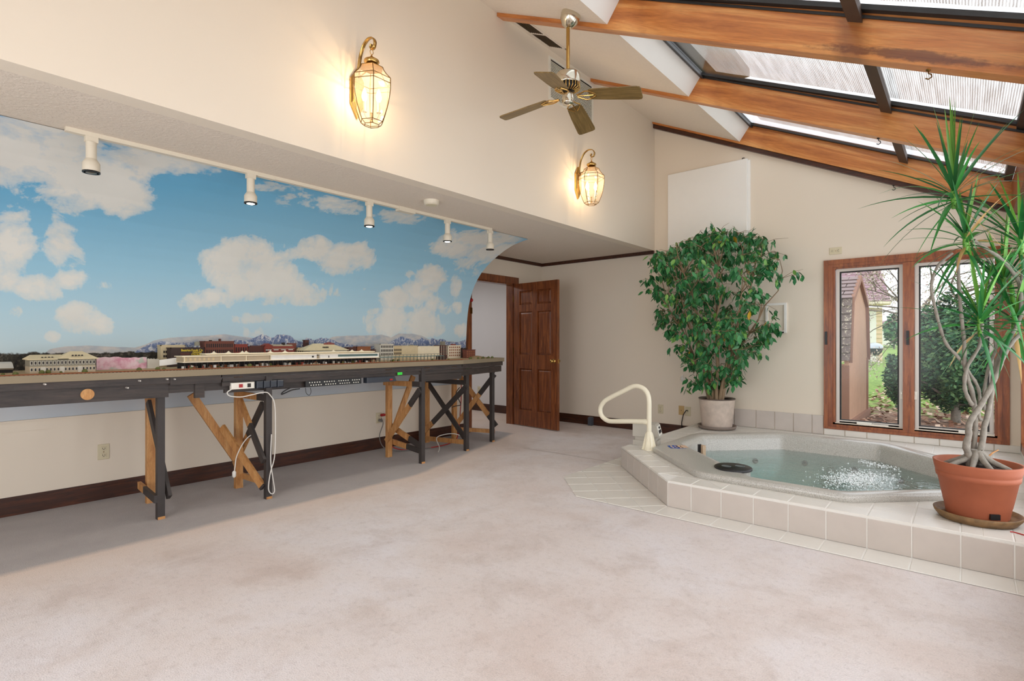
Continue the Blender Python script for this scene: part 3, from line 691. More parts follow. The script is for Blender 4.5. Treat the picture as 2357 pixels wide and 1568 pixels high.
def lantern(y, z, label, watts, turn):
    t = thing('wall_lantern', (XU, y, z - .3), label, 'wall lamp', 'brass wall lanterns')
    xc = XU + .175; yc = y + .0; K = .9
    # back plate: long hexagon
    hp = [(XU, y - .05, z + .04), (XU, y, z + .12), (XU, y + .05, z + .04), (XU, y + .05, z - .13), (XU, y, z - .22), (XU, y - .05, z - .13)]
    part('back_plate', MB().prism(hp, (.001, 0, 0), (.028, 0, 0), .012), M_brass, t)
    # scrolled arm
    A = [(u * .95, v * .9) for u, v in [(.028, -.01), (.03, .08), (.05, .17), (.09, .235), (.145, .262), (.2, .25), (.226, .21), (.215, .17), (.185, .165), (.172, .19), (.187, .205)]]
    arm = MB()
    pts = []
    for i in range(len(A) - 1):
        for q in range(4):
            a, b = A[i], A[i + 1]; pts.append((a[0] + (b[0] - a[0]) * q / 4, a[1] + (b[1] - a[1]) * q / 4))
    pts.append(A[-1])
    for k_ in range(2): pts = [pts[0]] + [((pts[i-1][0] + 2 * pts[i][0] + pts[i+1][0]) / 4, (pts[i-1][1] + 2 * pts[i][1] + pts[i+1][1]) / 4) for i in range(1, len(pts) - 1)] + [pts[-1]]
    V = []; F = []
    for i, (u, v) in enumerate(pts):
        a = pts[max(i-1, 0)]; b = pts[min(i+1, len(pts)-1)]; dx, dz = b[0]-a[0], b[1]-a[1]; q = math.hypot(dx, dz); nx, nz_ = -dz / q * .003, dx / q * .003
        for s in ((-1, 1), (1, 1), (1, -1), (-1, -1)): V.append((XU + u + nx * s[1], y + s[0] * .011, z + .036 + v + nz_ * s[1]))
    for i in range(len(pts) - 1):
        for k_ in range(4): F.append((4*i+k_, 4*i+(k_+1) % 4, 4*i+4+(k_+1) % 4, 4*i+4+k_))
    arm.add(V, F, True); part('scroll_arm', arm, M_brass, t)
    part('hanger_ring', MB().tube([(xc, y + .012 * math.cos(q), z + .170 + .016 * math.sin(q)) for q in [k_ * math.pi / 6 for k_ in range(13)]], .0025, 6), M_brass, t)
    part('finial', MB().lathe([(r_ * .95, h_ * .9) for r_, h_ in [(1e-5, .172), (.008, .16), (.012, .152), (.05, .128), (.053, .118), (.04, .098), (.018, .09), (.02, .08), (.012, .072)]], (xc, y, z), 20), M_brass, t)
    part('strut', MB().tube([(XU + .02, y, z + .045), (xc, y, z + .075)], .005, 6), M_brassd, t)
    # glass body: profile (r, z) from the top ring down
    P = [(.080, .072), (.088, .05), (.106, .022), (.137, -.012), (.137, -.048), (.136, -.09), (.129, -.15), (.114, -.22), (.092, -.285), (.078, -.318), (.052, -.34), (.048, -.343)]
    P = [(r_ * .95, h_ * .9) for r_, h_ in P]
    Q = lambda r, zz, k_: Vector((xc + r * math.cos(k_ * math.pi / 3 + turn), yc + r * math.sin(k_ * math.pi / 3 + turn), z + zz))
    bars = MB(); Nn = len(P)
    for k_ in range(6):
        bars.tube([Q(r * 1.0, zz, k_) for r, zz in P[:10]], .0028, 5)
        for i in (0, 3, 4, 9): bars.tube([Q(*P[i], k_), Q(*P[i], k_ + 1)], .0024, 5)
        bars.tube([Q(*P[9], k_), Q(*P[10], k_)], .0022, 5); bars.tube([Q(*P[10], k_), Q(*P[10], k_ + 1)], .0024, 5)
    part('frame', bars, M_brassd, t)
    for k_ in range(6):
        g = MB(); V = [Q(r * .985, zz, k_) for r, zz in P] + [Q(r * .985, zz, k_ + 1) for r, zz in P]; g.add(V, [(i, i + 1, Nn + i + 1, Nn + i) for i in range(Nn - 1)]); part('pane', g, M_lglass, t)
    part('cap', MB().lathe([(1e-5, .070), (.02, .069), (.073, .065)], (xc, yc, z), 6, rot=turn, smooth=False), M_brassd, t)
    cz = z - .284
    part('candle_stem', MB().lathe([(.012, 0), (.005, .01), (.005, .05), (.011, .055), (.005, .06)], (xc, yc, cz), 10), M_brass, t)
    for k_ in range(2 if watts else 0):
        s = (-1, 1)[k_]; ux, uy = math.cos(.9) * s * .045, math.sin(.9) * s * .045
        c = part('candle', MB().tube([(xc, yc, cz + .02), (xc + ux * .6, yc + uy * .6, cz + .018), (xc + ux, yc + uy, cz + .045), (xc + ux, yc + uy, cz + .06)], .004, 6).lathe([(.016, .06), (.016, .066), (.009, .068), (.009, .13)], (xc + ux, yc + uy, cz), 10), M_cream, t)
        part('candle_bulb', MB().lathe([(.008, .13), (.016, .15), (.017, .165), (.010, .195), (1e-5, .215)], (xc + ux, yc + uy, cz), 12), M_flame, c)
        l_ = bpy.data.lights.new('candle_light', 'POINT'); l_.energy = watts; l_.color = (1, .74, .45); l_.shadow_soft_size = .008
        o = bpy.data.objects.new('candle_light', l_); COL.objects.link(o); o.location = (xc + ux, yc + uy, cz + .225)
lantern(2.06, 2.905, 'brass hexagonal wall lantern, the nearer one above the mural', 1.7, .5236)
lantern(4.74, 2.912, 'brass hexagonal wall lantern, the farther one beyond the ceiling fan', 1.7, .5236)

# ---------------------------------------------------------------- registers
t = thing('wall_register', (XU, 4.64, 3.62), 'white louvred wall register behind the ceiling fan hub', 'vent')
fr = MB()
def slant(y): return 0.0
fr.box((XU, 4.23, 3.58), (XU + .008, 5.05, 3.6)); fr.box((XU, 4.23, 3.98), (XU + .008, 5.05, 4.0)); fr.box((XU, 4.23, 3.6), (XU + .008, 4.26, 3.98)); fr.box((XU, 5.02, 3.6), (XU + .008, 5.05, 3.98)); fr.box((XU, 4.63, 3.6), (XU + .006, 4.65, 3.98)); part('frame', fr, M_white, t)
part('backing', MB().box((XU + .0005, 4.255, 3.598), (XU + .0015, 5.025, 3.982)), M_slot, t)
sl = bpy.data.meshes.new('slat'); q = MB().add([(0, -.4, 0), (.008, -.4, -.0125), (.008, .4, -.0125), (0, .4, 0), (.002, -.4, -.0125), (.002, .4, -.0125)], [(0, 1, 2, 3), (4, 5, 2, 1)])
sl.from_pydata(q.v, [], q.f); sl.materials.append(M_white)
for k in range(24): placed('slat', sl, (XU + .0015, 4.64, 3.615 + k * .0152), (0, 0, 0), t)
cxv, cyv = -2.92, 4.0
t = thing('ceiling_register', (cxv, cyv, zc(cxv)), 'dark metal ceiling register beside the beam end near the fan', 'vent')
def cslab(mb, x0, x1, y0, y1, h0, h1): return mb.prism([(x0, y0, zc(x0) - h0), (x1, y0, zc(x1) - h0), (x1, y0, zc(x1) - h1), (x0, y0, zc(x0) - h1)], (0, y1 - y0, 0), (0, 0, 0))
fr = MB()
for a in ((-3.06, -2.86, 3.57, 3.6), (-3.06, -2.86, 4.14, 4.17), (-3.06, -3.04, 3.57, 4.17), (-2.88, -2.86, 3.57, 4.17), (-3.05, -2.87, 3.84, 3.86)): cslab(fr, *a, .001, .008)
part('frame', fr, M_ceil, t)
part('backing', cslab(MB(), -3.04, -2.88, 3.58, 4.16, .001, .002), M_slot, t)
for k in range(7): part('blade', cslab(MB(), -3.035 + k * .022, -3.035 + k * .022 + .006, 3.6, 4.14, .002, .007), M_brassd, t)

# ---------------------------------------------------------------- ceiling fan
FX, FY = -2.244, 3.33; FZ = zc(FX)
t = thing('ceiling_fan', (FX, FY, 2.96), 'brass ceiling fan with four brown wood blades on a long rod', 'ceiling fan')
Mt = Matrix.Rotation(SA * .9, 3, 'Y')
part('canopy', MB().lathe([(.072, .0), (.075, -.02), (.066, -.06), (.04, -.095), (.018, -.105)], (FX, FY, FZ - .0), 24, M=Mt), M_chrome, t)
part('down_rod', MB().tube([(FX - .03, FY, FZ - .09), (FX - .03, FY, 3.2)], .0135, 12), M_brass, t)
fx = FX - .03
part('motor_housing', MB().lathe([(.03, 3.21), (.085, 3.2), (.092, 3.19), (.092, 3.125), (.088, 3.118)], (fx, FY, 0), 28), M_chrome, t)
ribs = MB()
for k in range(22):
    q = 2 * math.pi * k / 22; ribs.tube([(fx + .086 * math.cos(q), FY + .086 * math.sin(q), 3.118), (fx + .088 * math.cos(q), FY + .088 * math.sin(q), 3.085), (fx + .05 * math.cos(q), FY + .05 * math.sin(q), 3.07)], .0045, 5)
part('vent_ribs', ribs, M_brass, t)
part('motor_core', MB().lathe([(.07, 3.12), (.072, 3.09), (.045, 3.075)], (fx, FY, 0), 20), M_black, t)
part('switch_housing', MB().lathe([(.03, 3.07), (.043, 3.06), (.044, 2.985), (.04, 2.975), (1e-5, 2.97)], (fx, FY, 0), 24), M_chrome, t)
M_blade = wood('fan_blade_wood', (96, 74, 36), (122, 98, 52), (146, 120, 72), (1, 14, 1), .45, 5)
bm = MB(); V = []; hw = [(.165, .05), (.18, .058), (.3, .066), (.52, .074), (.545, .068), (.553, .05)]
top = [(u, w) for u, w in hw] + [(u, -w) for u, w in reversed(hw)]
bm.prism([(u, w, 0) for u, w in top], (0, 0, -.004), (0, 0, .004))
bme = bpy.data.meshes.new('blade'); bme.from_pydata(bm.v, [], bm.f); bme.materials.append(M_blade)
br = MB()
for s in (-1, 1): br.tube([(.075, .012 * s, -.012), (.11, .03 * s, -.014), (.14, .05 * s, -.01), (.17, .045 * s, -.007), (.215, .012 * s, -.006)], .0055, 6)
br.tube([(.075, 0, -.012), (.13, 0, -.012), (.2, 0, -.007)], .005, 6)
bre = bpy.data.meshes.new('blade_iron'); bre.from_pydata(br.v, [], br.f); bre.materials.append(M_brass)
BZ = 3.045
ang0 = [math.radians(k) for k in (-164, -73, 17, 107)]
for q in ang0:
    b = placed('blade', bme, (fx, FY, BZ), (-.20, .155, q), t); i_ = placed('blade_iron', bre, (fx, FY, BZ), (-.20, .155, q), t)
# screw hooks under the rafters
for X, Yy, y, lab in ((2137, 172, 3.52, 'small brass swag hook under the nearest visible rafter'), (2022, 333, 5.04, 'small black hook under the middle rafter'), (2057, 432, 6.55, 'small black hook under the wall rafter above the window')):
    p = Yp(X, Yy, y); z = zb(p.x) - (.04 if y > 6 else 0)
    solo('ceiling_hook', MB().tube([(p.x, y, z), (p.x, y, z - .02), (p.x + .012, y, z - .028), (p.x + .014, y, z - .042), (p.x, y, z - .05), (p.x - .012, y, z - .042)], .0035, 6).lathe([(.012, 0), (.01, -.006), (1e-5, -.008)], (p.x, y, z), 10), M_brassd if y < 4 else M_black, lab, 'hook')
# ================================================================ THE LAYOUT TABLE
TZ = .995
FE = [(-4.10, .2), (-4.04, 1.24), (-4.05, 3.96), (-4.30, 4.885)]
BK = -4.895
T = thing('layout_table', (-4.45, 2.5, 0), 'long narrow model railway table on dark painted trestles under the sky mural', 'table')
top = MB().prism([(x, y, TZ - .03) for x, y in FE] + [(BK, 4.885, TZ - .03), (BK, .2, TZ - .03)], (0, 0, 0), (0, 0, .03))
M_scen = mat('scenery_ground', (176, 150, 112), .95, var=.35, vs_=18, bmp=.8, bs=60, bd=.006)
part('tabletop', top, M_scen, T)
M_apron = wood('apron_wood', (46, 40, 38), (62, 54, 50), (78, 66, 60), (9, .8, 9), .55, 5)
def seg(mb, i, z0, z1, off, t, y0=None, y1=None):
    (xa, ya), (xb, yb) = FE[i], FE[i + 1]
    def at(y): return xa + (xb - xa) * (y - ya) / (yb - ya)
    ya, yb, xa_, xb_ = (y0 or ya), (y1 or yb), at(y0 or ya), at(y1 or yb)
    return mb.prism([(xa_ + off, ya, z0), (xb_ + off, yb, z0), (xb_ + off, yb, z1), (xa_ + off, ya, z1)], (t, 0, 0), (0, 0, 0))
for i in range(3): part('fascia_board', seg(MB(), i, .955, TZ + .002, 0, .018), M_fascia, T)
part('fascia_board', MB().box((BK, 4.885, .95), (FE[3][0] + .018, 4.903, TZ + .002)), M_fascia, T)
part('upper_rail', seg(MB(), 0, .913, .955, -.02, .02), M_apron, T)
part('apron_board', seg(MB(), 0, .82, .914, -.045, .02), M_apron, T)
part('apron_board', seg(MB(), 1, .845, .915, -.05, .02, 1.24, 1.78), M_apron, T)
part('upper_rail', seg(MB(), 1, .90, .953, -.015, .02, 1.24, 1.56), M_apron, T)
for z0, z1, o_ in ((.934, .953, -.022), (.905, .931, -.012), (.872, .902, -.022)): part('slide_rail', seg(MB(), 1, z0, z1, o_, .018, 1.57, 3.98), M_apron, T)
part('lower_board', seg(MB(), 1, .82, .87, -.06, .02, 1.6, 2.75), M_apron, T)
part('lower_board', seg(MB(), 1, .80, .87, -.03, .02, 3.4, 3.96), M_apron, T)
part('upper_rail', seg(MB(), 2, .905, .953, -.012, .02), M_apron, T); part('lower_board', seg(MB(), 2, .83, .9, -.035, .02), M_apron, T)
part('cleat', MB().box((-4.09, 1.40, .80), (-4.06, 1.46, .90)), M_apron, T)
# screws and bolts seen on the apron
for X, Yy in ((385, 873), (402, 873), (322, 877), (294, 893), (104, 885)):
    p = Xp(X, Yy, -4.03); part('bolt', MB().tube([p - Vector((.03, 0, 0)), p + Vector((.004, 0, 0)), p + Vector((.012, 0, 0))], [.006, .006, .004], 8), M_metal, T)
p = Xp(201, 908, -4.09); part('wood_plug', MB().lathe([(.034, 0), (.034, .017)], (-4.1005, p.y, p.z), 24, M=Matrix(((0, 0, 1), (0, 1, 0), (-1, 0, 0)))), M_pine, T, 'round bare wood plug in the dark apron')
ZX = Vector((0, 0, 1))
def twotone(tr, name, a, b, f, w=.055, t=.022, wd=(0, 0, 1), lab=None):
    a, b = Vector(a), Vector(b); m = a + (b - a) * f
    mb = MB()
    if f > 0: mb.board(a, m, w, t, wd, 0)
    if f < 1: mb.board(m, b, w, t, wd, 1)
    return part(name, mb, [M_pine, M_darkp], tr, lab)
def trestle(front, back, yf):
    tr = sub('trestle', T)
    (xf, y1), (xb, y2) = front, back
    fl = MB().box((xf - .03, y1 - .022, .0), (xf + .012, y1 + .022, .93)); part('front_leg', fl, M_darkp, tr)
    part('leg_foot', MB().box((xf - .028, y1 - .02, 0), (xf + .013, y1 + .023, .018)), M_pine, tr)
    part('rear_leg', MB().box((xb - .02, y2 - .028, 0), (xb + .02, y2 + .028, .955)), M_pine, tr)
    return tr
def YB2(P, y): return [Yp(X, Yy, y) for X, Yy in P]
t1 = trestle((-4.12, 1.21), (-4.60, 1.285), 0)
twotone(t1, 'brace', (-4.58, 1.25, .84), (-4.10, 1.255, .14), .12)
twotone(t1, 'top_rail', (-4.62, 1.22, .86), (-4.12, 1.185, .86), .35, .05); twotone(t1, 'bottom_rail', (-4.62, 1.22, .14), (-4.11, 1.18, .14), .35, .05)
t2 = trestle((-4.03, 1.895), (-4.52, 1.88), 0)
for (a, b), f in ((((540, 1070), (605, 930)), .5), (((553, 922), (607, 1062)), .42)):
    q = YB2((a, b), 1.925 if f == .5 else 1.85); twotone(t2, 'brace', q[0], q[1], f)
twotone(t2, 'top_rail', *YB2(((545, 907), (611, 916)), 1.91), .75, .05); twotone(t2, 'bottom_rail', *YB2(((548, 1092), (609, 1110)), 1.91), .75, .045)
twotone(t2, 'long_brace', Xp(440, 908, -4.5), Xp(543, 1056, -4.5), 1, .06, .022, (0, 0, 1)); twotone(t2, 'long_brace', Xp(511, 983, -4.47), Xp(606, 1123, -4.06), .97, .055)
t3 = trestle((-4.05, 3.42), (-4.545, 3.39), 0)
twotone(t3, 'brace', *YB2(((889, 1016), (966, 898)), 3.36), .72); twotone(t3, 'brace', *YB2(((898, 979), (970, 1029)), 3.44), .62)
twotone(t3, 'top_rail', *YB2(((884, 881), (968, 885)), 3.36), .8, .05); twotone(t3, 'bottom_rail', *YB2(((896, 1014), (972, 1040)), 3.44), .55, .05)
twotone(t3, 'long_brace', Xp(951, 866, -4.5), Xp(908, 985, -4.5), 1)
t4 = trestle((-4.15, 4.13), (-4.86, 4.17), 0)
twotone(t4, 'brace', *YB2(((984, 880), (1072, 1012)), 4.19), .02); twotone(t4, 'brace', *YB2(((978, 992), (1074, 889)), 4.10), .2)
twotone(t4, 'top_rail', *YB2(((980, 875), (1070, 881)), 4.14), .02, .05); twotone(t4, 'bottom_rail', *YB2(((978, 1009), (1072, 1018)), 4.14), 1.0, .05)
t5 = trestle((-4.29, 4.70), (-4.77, 4.53), 0)
q = Vector((-4.77, 4.56, 0)); w_ = Vector((-4.29, 4.735, 0))
twotone(t5, 'brace', q + ZX * .17, w_ + ZX * .80, .62); twotone(t5, 'brace', q + ZX * .80 + Vector((0, .03, 0)), w_ + ZX * .18 + Vector((0, .03, 0)), .8)
twotone(t5, 'top_rail', q + ZX * .84, w_ + ZX * .84, .85, .045); twotone(t5, 'bottom_rail', q + ZX * .12, w_ + ZX * .12, 1, .045)
# tape tags
p = Xp(919, 860, -4.04); solo('green_tape_tag', MB().prism([(-4.031, p.y - .028, p.z - .013), (-4.031, p.y + .028, p.z - .012), (-4.031, p.y + .028, p.z + .012), (-4.031, p.y - .028, p.z + .012)], (0, 0, 0), (.0015, 0, 0)), M_green, 'bright green tape tag stuck on the table rail', 'tape')
solo('green_tape_tag', MB().box((-4.137, 4.10, .865), (-4.134, 4.152, .91)), M_green, 'bright green tape tag stuck on a trestle leg near the table end', 'tape')

# ---------------------------------------------------------------- electrics under the table
def strip(X0, X1, Y0, Y1, xf): 
    a, b = Xp(X0, Y0, xf), Xp(X1, Y1, xf); return a.y, b.y, min(a.z, b.z), max(a.z, b.z)
a, b = Xp(532, 890, -4.03), Xp(573, 905, -4.03)
t = thing('power_strip', (-4.05, a.y, .82), 'white power strip with a red switch screwed under the table front', 'power strip')
part('case', MB().prism([(-4.055, a.y, .845), (-4.055, 1.79, .845), (-4.055, 1.79, .893), (-4.055, a.y, .893)], (0, 0, 0), (.035, 0, 0), .006), M_white, t)
part('switch', MB().box((-4.021, a.y + .05, .858), (-4.014, a.y + .075, .882)), M_red, t)
part('socket', MB().box((-4.021, a.y + .11, .856), (-4.0185, a.y + .135, .884)), M_slot, t)
M_navy = mat('navy_plastic', (42, 48, 58), .4, var=.1)
for k in range(4):
    y = 1.80 + k * .052; solo('plug_adapter', MB().prism([(-4.055, y, .842), (-4.055, y + .048, .842), (-4.055, y + .048, .897), (-4.055, y, .897)], (0, 0, 0), (.05, 0, 0), .007), M_navy,
        ('first', 'second', 'third', 'fourth')[k] + ' dark square plug adapter from the white power strip', 'adapter', 'plug adapters in a row under the table')
t = thing('terminal_strip', (-4.06, 2.4, .83), 'black terminal strip with rows of white screw tags under the table', 'terminal strip')
part('backing', MB().box((-4.06, 2.2, .825), (-4.04, 2.72, .874)), M_black, t)
tags = MB()
for r_ in range(2):
    for k in range(22):
        if (k * 7 + r_) % 6: tags.box((-4.041, 2.22 + k * .022 + .01 * r_, .834 + r_ * .022), (-4.036, 2.228 + k * .022 + .01 * r_, .842 + r_ * .022))
part('screw_tags', tags, M_white, t, kind='stuff')
t = thing('control_box', (-4.05, 2.95, .83), 'black control box with a small red button hung under the table', 'control box')
part('case', MB().prism([(-4.07, 2.76, .825), (-4.07, 3.08, .825), (-4.07, 3.06, .873), (-4.07, 2.76, .873)], (0, 0, 0), (.06, 0, 0), .006), M_navy, t); part('button', MB().box((-4.011, 3.0, .838), (-4.004, 3.03, .852)), M_red, t)
# cables
def curve(P, n=6):
    P = [Vector(p) for p in P]; out = []
    for i in range(len(P) - 1):
        p0, p1, p2, p3 = P[max(i-1, 0)], P[i], P[i+1], P[min(i+2, len(P)-1)]
        for k in range(n):
            t_ = k / n; out.append(.5 * ((2*p1) + (p2-p0)*t_ + (2*p0-5*p1+4*p2-p3)*t_*t_ + (3*p1-p0-3*p2+p3)*t_**3))
    return out + [P[-1]]
def cable(P, r, m, lab, name='cable', cat='cable'): return solo(name, MB().tube(curve(P), r, 6), m, lab, cat)
XC = -4.0
cable([Xp(X, Y, XC) for X, Y in ((532, 897), (523, 904), (530, 912), (555, 914), (580, 909), (610, 903), (622, 910), (632, 930), (634, 980), (632, 1050), (622, 1090), (618, 1125), (625, 1137), (632, 1130), (628, 1100), (623, 1060), (625, 1000))], .004, M_whitec, 'white power cable looping down the front leg of the second trestle')
cable([Xp(X, Y, -4.2) for X, Y in ((606, 1008), (590, 1001), (576, 1003), (560, 1020), (545, 1050), (541, 1075), (540, 1086))], .004, M_whitec, 'white cable with a plug dangling inside the second trestle')
solo('cable_plug', MB().lathe([(.008, -.03), (.014, -.02), (.014, .01), (.006, .02)], Xp(539, 1090, -4.2), 10), M_whitec, 'small white plug hanging at the end of the cable in the trestle', 'plug')
cable([Vector((XL + .045, 3.575, .35)), Vector((XL + .06, 3.59, .28)), Vector((XL + .12, 3.5, .16)), Vector((XL + .2, 3.5, .05)), Vector((XL + .3, 3.6, .012)), Vector((XL + .45, 3.95, .012))], .005, M_greyc, 'grey cable running from the wall outlet to the floor')
cable([Vector((XL + .05, 3.62, .385)), Vector((XL + .09, 3.66, .36)), Vector((XL + .13, 3.62, .2)), Vector((XL + .2, 3.58, .07)), Vector((XL + .32, 3.68, .012)), Vector((XL + .45, 4.0, .012)), Vector((XL + .4, 4.3, .012)), Vector((XL + .3, 4.5, .05)), Vector((XL + .22, 4.62, .3)), Vector((XL + .2, 4.66, .62)), Vector((XL + .2, 4.62, .86))], .006, M_redc, 'red extension cable from the wall outlet along the floor behind the trestles')
cable([Vector((-4.3, 3.85, .012)), Vector((-4.45, 4.0, .02)), Vector((-4.6, 4.1, .1)), Vector((-4.55, 4.3, .12)), Vector((-4.5, 4.45, .05)), Vector((-4.4, 4.3, .012))], .005, M_whitec, 'white cable looped on the floor between the far trestles')
solo('cable_plug', MB().tube([Vector((XL + .012, 3.60, .372)), Vector((XL + .05, 3.61, .378)), Vector((XL + .06, 3.63, .372))], [.016, .015, .007], 8), M_red, 'red plug in the top socket of the wall outlet', 'plug')
solo('cable_plug', MB().tube([Vector((XL + .012, 3.575, .318)), Vector((XL + .045, 3.575, .318)), Vector((XL + .055, 3.575, .30))], [.016, .015, .007], 8), M_greyc, 'grey plug in the bottom socket of the wall outlet', 'plug')
cable([Xp(X, Y, -4.04) for X, Y in ((668, 893), (652, 902), (648, 908), (656, 905), (672, 898), (690, 895))], .005, M_black, 'black cord loop under the terminal strip')
cable([Xp(X, Y, -4.1) for X, Y in ((703, 893), (705, 905), (712, 910), (716, 902), (714, 893))], .0022, M_black, 'thin black wire loop hanging under the control box')
cable([Xp(X, Y, -4.5) for X, Y in ((1058, 892), (1050, 905), (1056, 920), (1060, 932), (1048, 935), (1040, 938))], .005, M_black, 'black cord tangle behind the fourth trestle')
solo('red_ball', MB().ball((XL + .055, 4.985, 1.735), .024, 14), M_red, 'small glossy red ball fixed on the door casing beside the mural', 'ball')
solo('strike_bracket', MB().box((XL + .018, 5.0, 1.56), (XL + .03, 5.03, 1.64)), M_brassd, 'small dark metal bracket on the door casing below the red ball', 'bracket')

# ================================================================ MODEL TOWN
def mm(name, c, **k): return mat(name, c, .75, var=.1, vs_=25, **k)
MT = dict(tan=mm('model_tan', (206, 186, 146)), roof=mm('model_roof', (222, 204, 164)), grey=mm('model_grey', (142, 136, 118)), stone=mm('model_stone', (184, 168, 142)), brick=mm('model_brick', (116, 66, 52)), brickr=mm('model_red_brick', (140, 62, 50)), brickd=mm('model_dark_brick', (92, 54, 46)),
          brown=mm('model_brown', (66, 50, 46)), beige=mm('model_beige', (214, 196, 158)), cream=mm('model_cream', (240, 226, 196)), white=mm('model_white', (232, 230, 224)), pale=mm('model_pale', (206, 200, 186)), dark=mm('model_window', (42, 36, 34)), pink=mm('pink_print', (226, 176, 190)), orange=mm('model_orange_brick', (150, 92, 58)), teal=mm('model_teal', (92, 116, 112)), green=mm('model_bush', (96, 100, 48)), trim=mm('model_trim', (236, 222, 196)))
def bspan(X0, X1, xf): return Xp(X0, 800, xf).y, Xp(X1, 800, xf).y
def zpix(X, Yy, xf): return Xp(X, Yy, xf).z
GZ = TZ
def block(name, X0, X1, Yt, xf, mats, lab, wins=None, depth=.10, cat='model building', roof=None, winm='dark', rim=True, base=GZ, extra=None):
    y0, y1 = bspan(X0, X1, xf); z1 = zpix((X0 + X1) / 2, Yt, xf)
    t = thing(name, (xf - depth / 2, (y0 + y1) / 2, base), lab, cat, 'model town buildings')
    part('walls', MB().box((xf - depth, y0, base), (xf, y1, z1)), MT[mats], t)
    if rim:
        r = MB(); e = .004
        r.box((xf - depth - e, y0 - e, z1), (xf + e, y0 + .004, z1 + .006)); r.box((xf - depth - e, y1 - .004, z1), (xf + e, y1 + e, z1 + .006)); r.box((xf - .004, y0 - e, z1), (xf + e, y1 + e, z1 + .006)); r.box((xf - depth - e, y0, z1), (xf - depth + .004, y1, z1 + .006))
        part('parapet', r, MT[roof or mats], t)
    if wins:
        rows_, cols_, zlo, zhi = wins; zb_, H_ = base, z1 - base; w = MB(); L = y1 - y0
        for r_ in range(rows_):
            zc_ = zb_ + H_ * (zlo + (zhi - zlo) * (r_ + .5) / rows_); hh = H_ * (zhi - zlo) / rows_ * .30
            for c_ in range(cols_):
                yc_ = y0 + L * (.04 + .92 * (c_ + .5) / cols_); hw_ = L * .92 / cols_ * .28
                w.add([(xf + .0012, yc_ - hw_, zc_ - hh), (xf + .0012, yc_ + hw_, zc_ - hh), (xf + .0012, yc_ + hw_, zc_ + hh), (xf + .0012, yc_ - hw_, zc_ + hh), (xf - .001, yc_ - hw_, zc_ - hh), (xf - .001, yc_ + hw_, zc_ - hh), (xf - .001, yc_ + hw_, zc_ + hh), (xf - .001, yc_ - hw_, zc_ + hh)], [(0, 1, 2, 3), (0, 4, 5, 1), (1, 5, 6, 2), (2, 6, 7, 3), (3, 7, 4, 0)])
        part('windows', w, MT[winm], t, kind='stuff')
    return t, y0, y1, z1
def station(X0, X1, Ye, ridges, xf, depth, lab, wallm, lowm, ncol, sign=None):
    y0, y1 = bspan(X0, X1, xf); ze = zpix((X0 + X1) / 2, Ye, xf)
    t = thing('model_station', (xf - depth / 2, (y0 + y1) / 2, GZ), lab, 'model building', 'model town buildings')
    zm = GZ + (ze - GZ) * .48
    part('walls', MB().box((xf - depth, y0, zm), (xf, y1, ze)), MT[wallm], t); part('lower_walls', MB().box((xf - depth, y0, GZ), (xf + .002, y1, zm)), MT[lowm], t)
    fr = MB(); gl = MB(); L = y1 - y0
    for z0_, z1_, off in ((GZ + .012, zm - .008, .002), (zm + .01, ze - .012, 0)):
        for c in range(ncol):
            yc_ = y0 + L * (c + .5) / ncol
            if off and c % 5 == 3: fr.box((xf, yc_ - .011, GZ), (xf + .005, yc_ + .011, zm - .004))
            else: fr.box((xf, yc_ - .0062, z0_), (xf + .004 , yc_ + .0062, z1_)); gl.box((xf, yc_ - .0038, z0_ + .003), (xf + .0048, yc_ + .0038, z1_ - .003))
    part('window_frames', fr, MT['pale'], t, kind='stuff'); part('windows', gl, MT['dark'], t, kind='stuff')
    for (Xa, Xb, Xr0, Xr1, Yr) in ridges:
        ya, yb = bspan(Xa, Xb, xf); ra, rb = bspan(Xr0, Xr1, xf); zr = zpix((Xa + Xb) / 2, Yr, xf) ; e = .012
        part('roof', MB().add([(xf + e, ya - e, ze), (xf + e, yb + e, ze), (xf - depth - e, yb + e, ze), (xf - depth - e, ya - e, ze), (xf - depth / 2, ra, zr), (xf - depth / 2, rb, zr), (xf + e, ya - e, ze - .004), (xf + e, yb + e, ze - .004), (xf - depth - e, yb + e, ze - .004), (xf - depth - e, ya - e, ze - .004)],
            [(0, 1, 5, 4), (1, 2, 5), (2, 3, 4, 5), (3, 0, 4), (6, 7, 1, 0), (7, 8, 2, 1), (9, 6, 0, 3), (8, 9, 3, 2), (9, 8, 7, 6)]), MT['roof'], t)
        dm = MB(); ym = (ya + yb) / 2 
        for k in range(4): dm.box((xf - .02, ym - .03 + k * .016, ze + (zr - ze) * .35), (xf - .008, ym - .022 + k * .016, ze + (zr - ze) * .52))
        part('dormer_vents', dm, MT['dark'], t, kind='stuff')
    return t, y0, y1, ze
station(68, 220, 826, [(68, 152, 74, 146, 817), (138, 221, 168, 196, 809)], -4.36, .16, 'tan roofed model station with two window rows at the left end of the table', 'grey', 'stone', 18)
station(714, 799, 806, [(700, 800, 730, 772, 791)], -4.60, .14, 'tan hip roofed model station with a red roof sign behind the long white shed', 'pale', 'pale', 14)
st2 = COL.objects['model_station.001']
y0, y1 = bspan(745, 770, -4.66); z = zpix(757, 792, -4.66)
sg = MB()
for k in range(7): sg.box((-4.662, y0 + (y1 - y0) * (k + .1) / 7, z), (-4.658, y0 + (y1 - y0) * (k + .8) / 7, z + .02 - .004 * abs(k - 3)))
sg.box((-4.663, y0, z - .012), (-4.657, y1, z)); part('roof_sign', sg, MT['brickr'], st2)
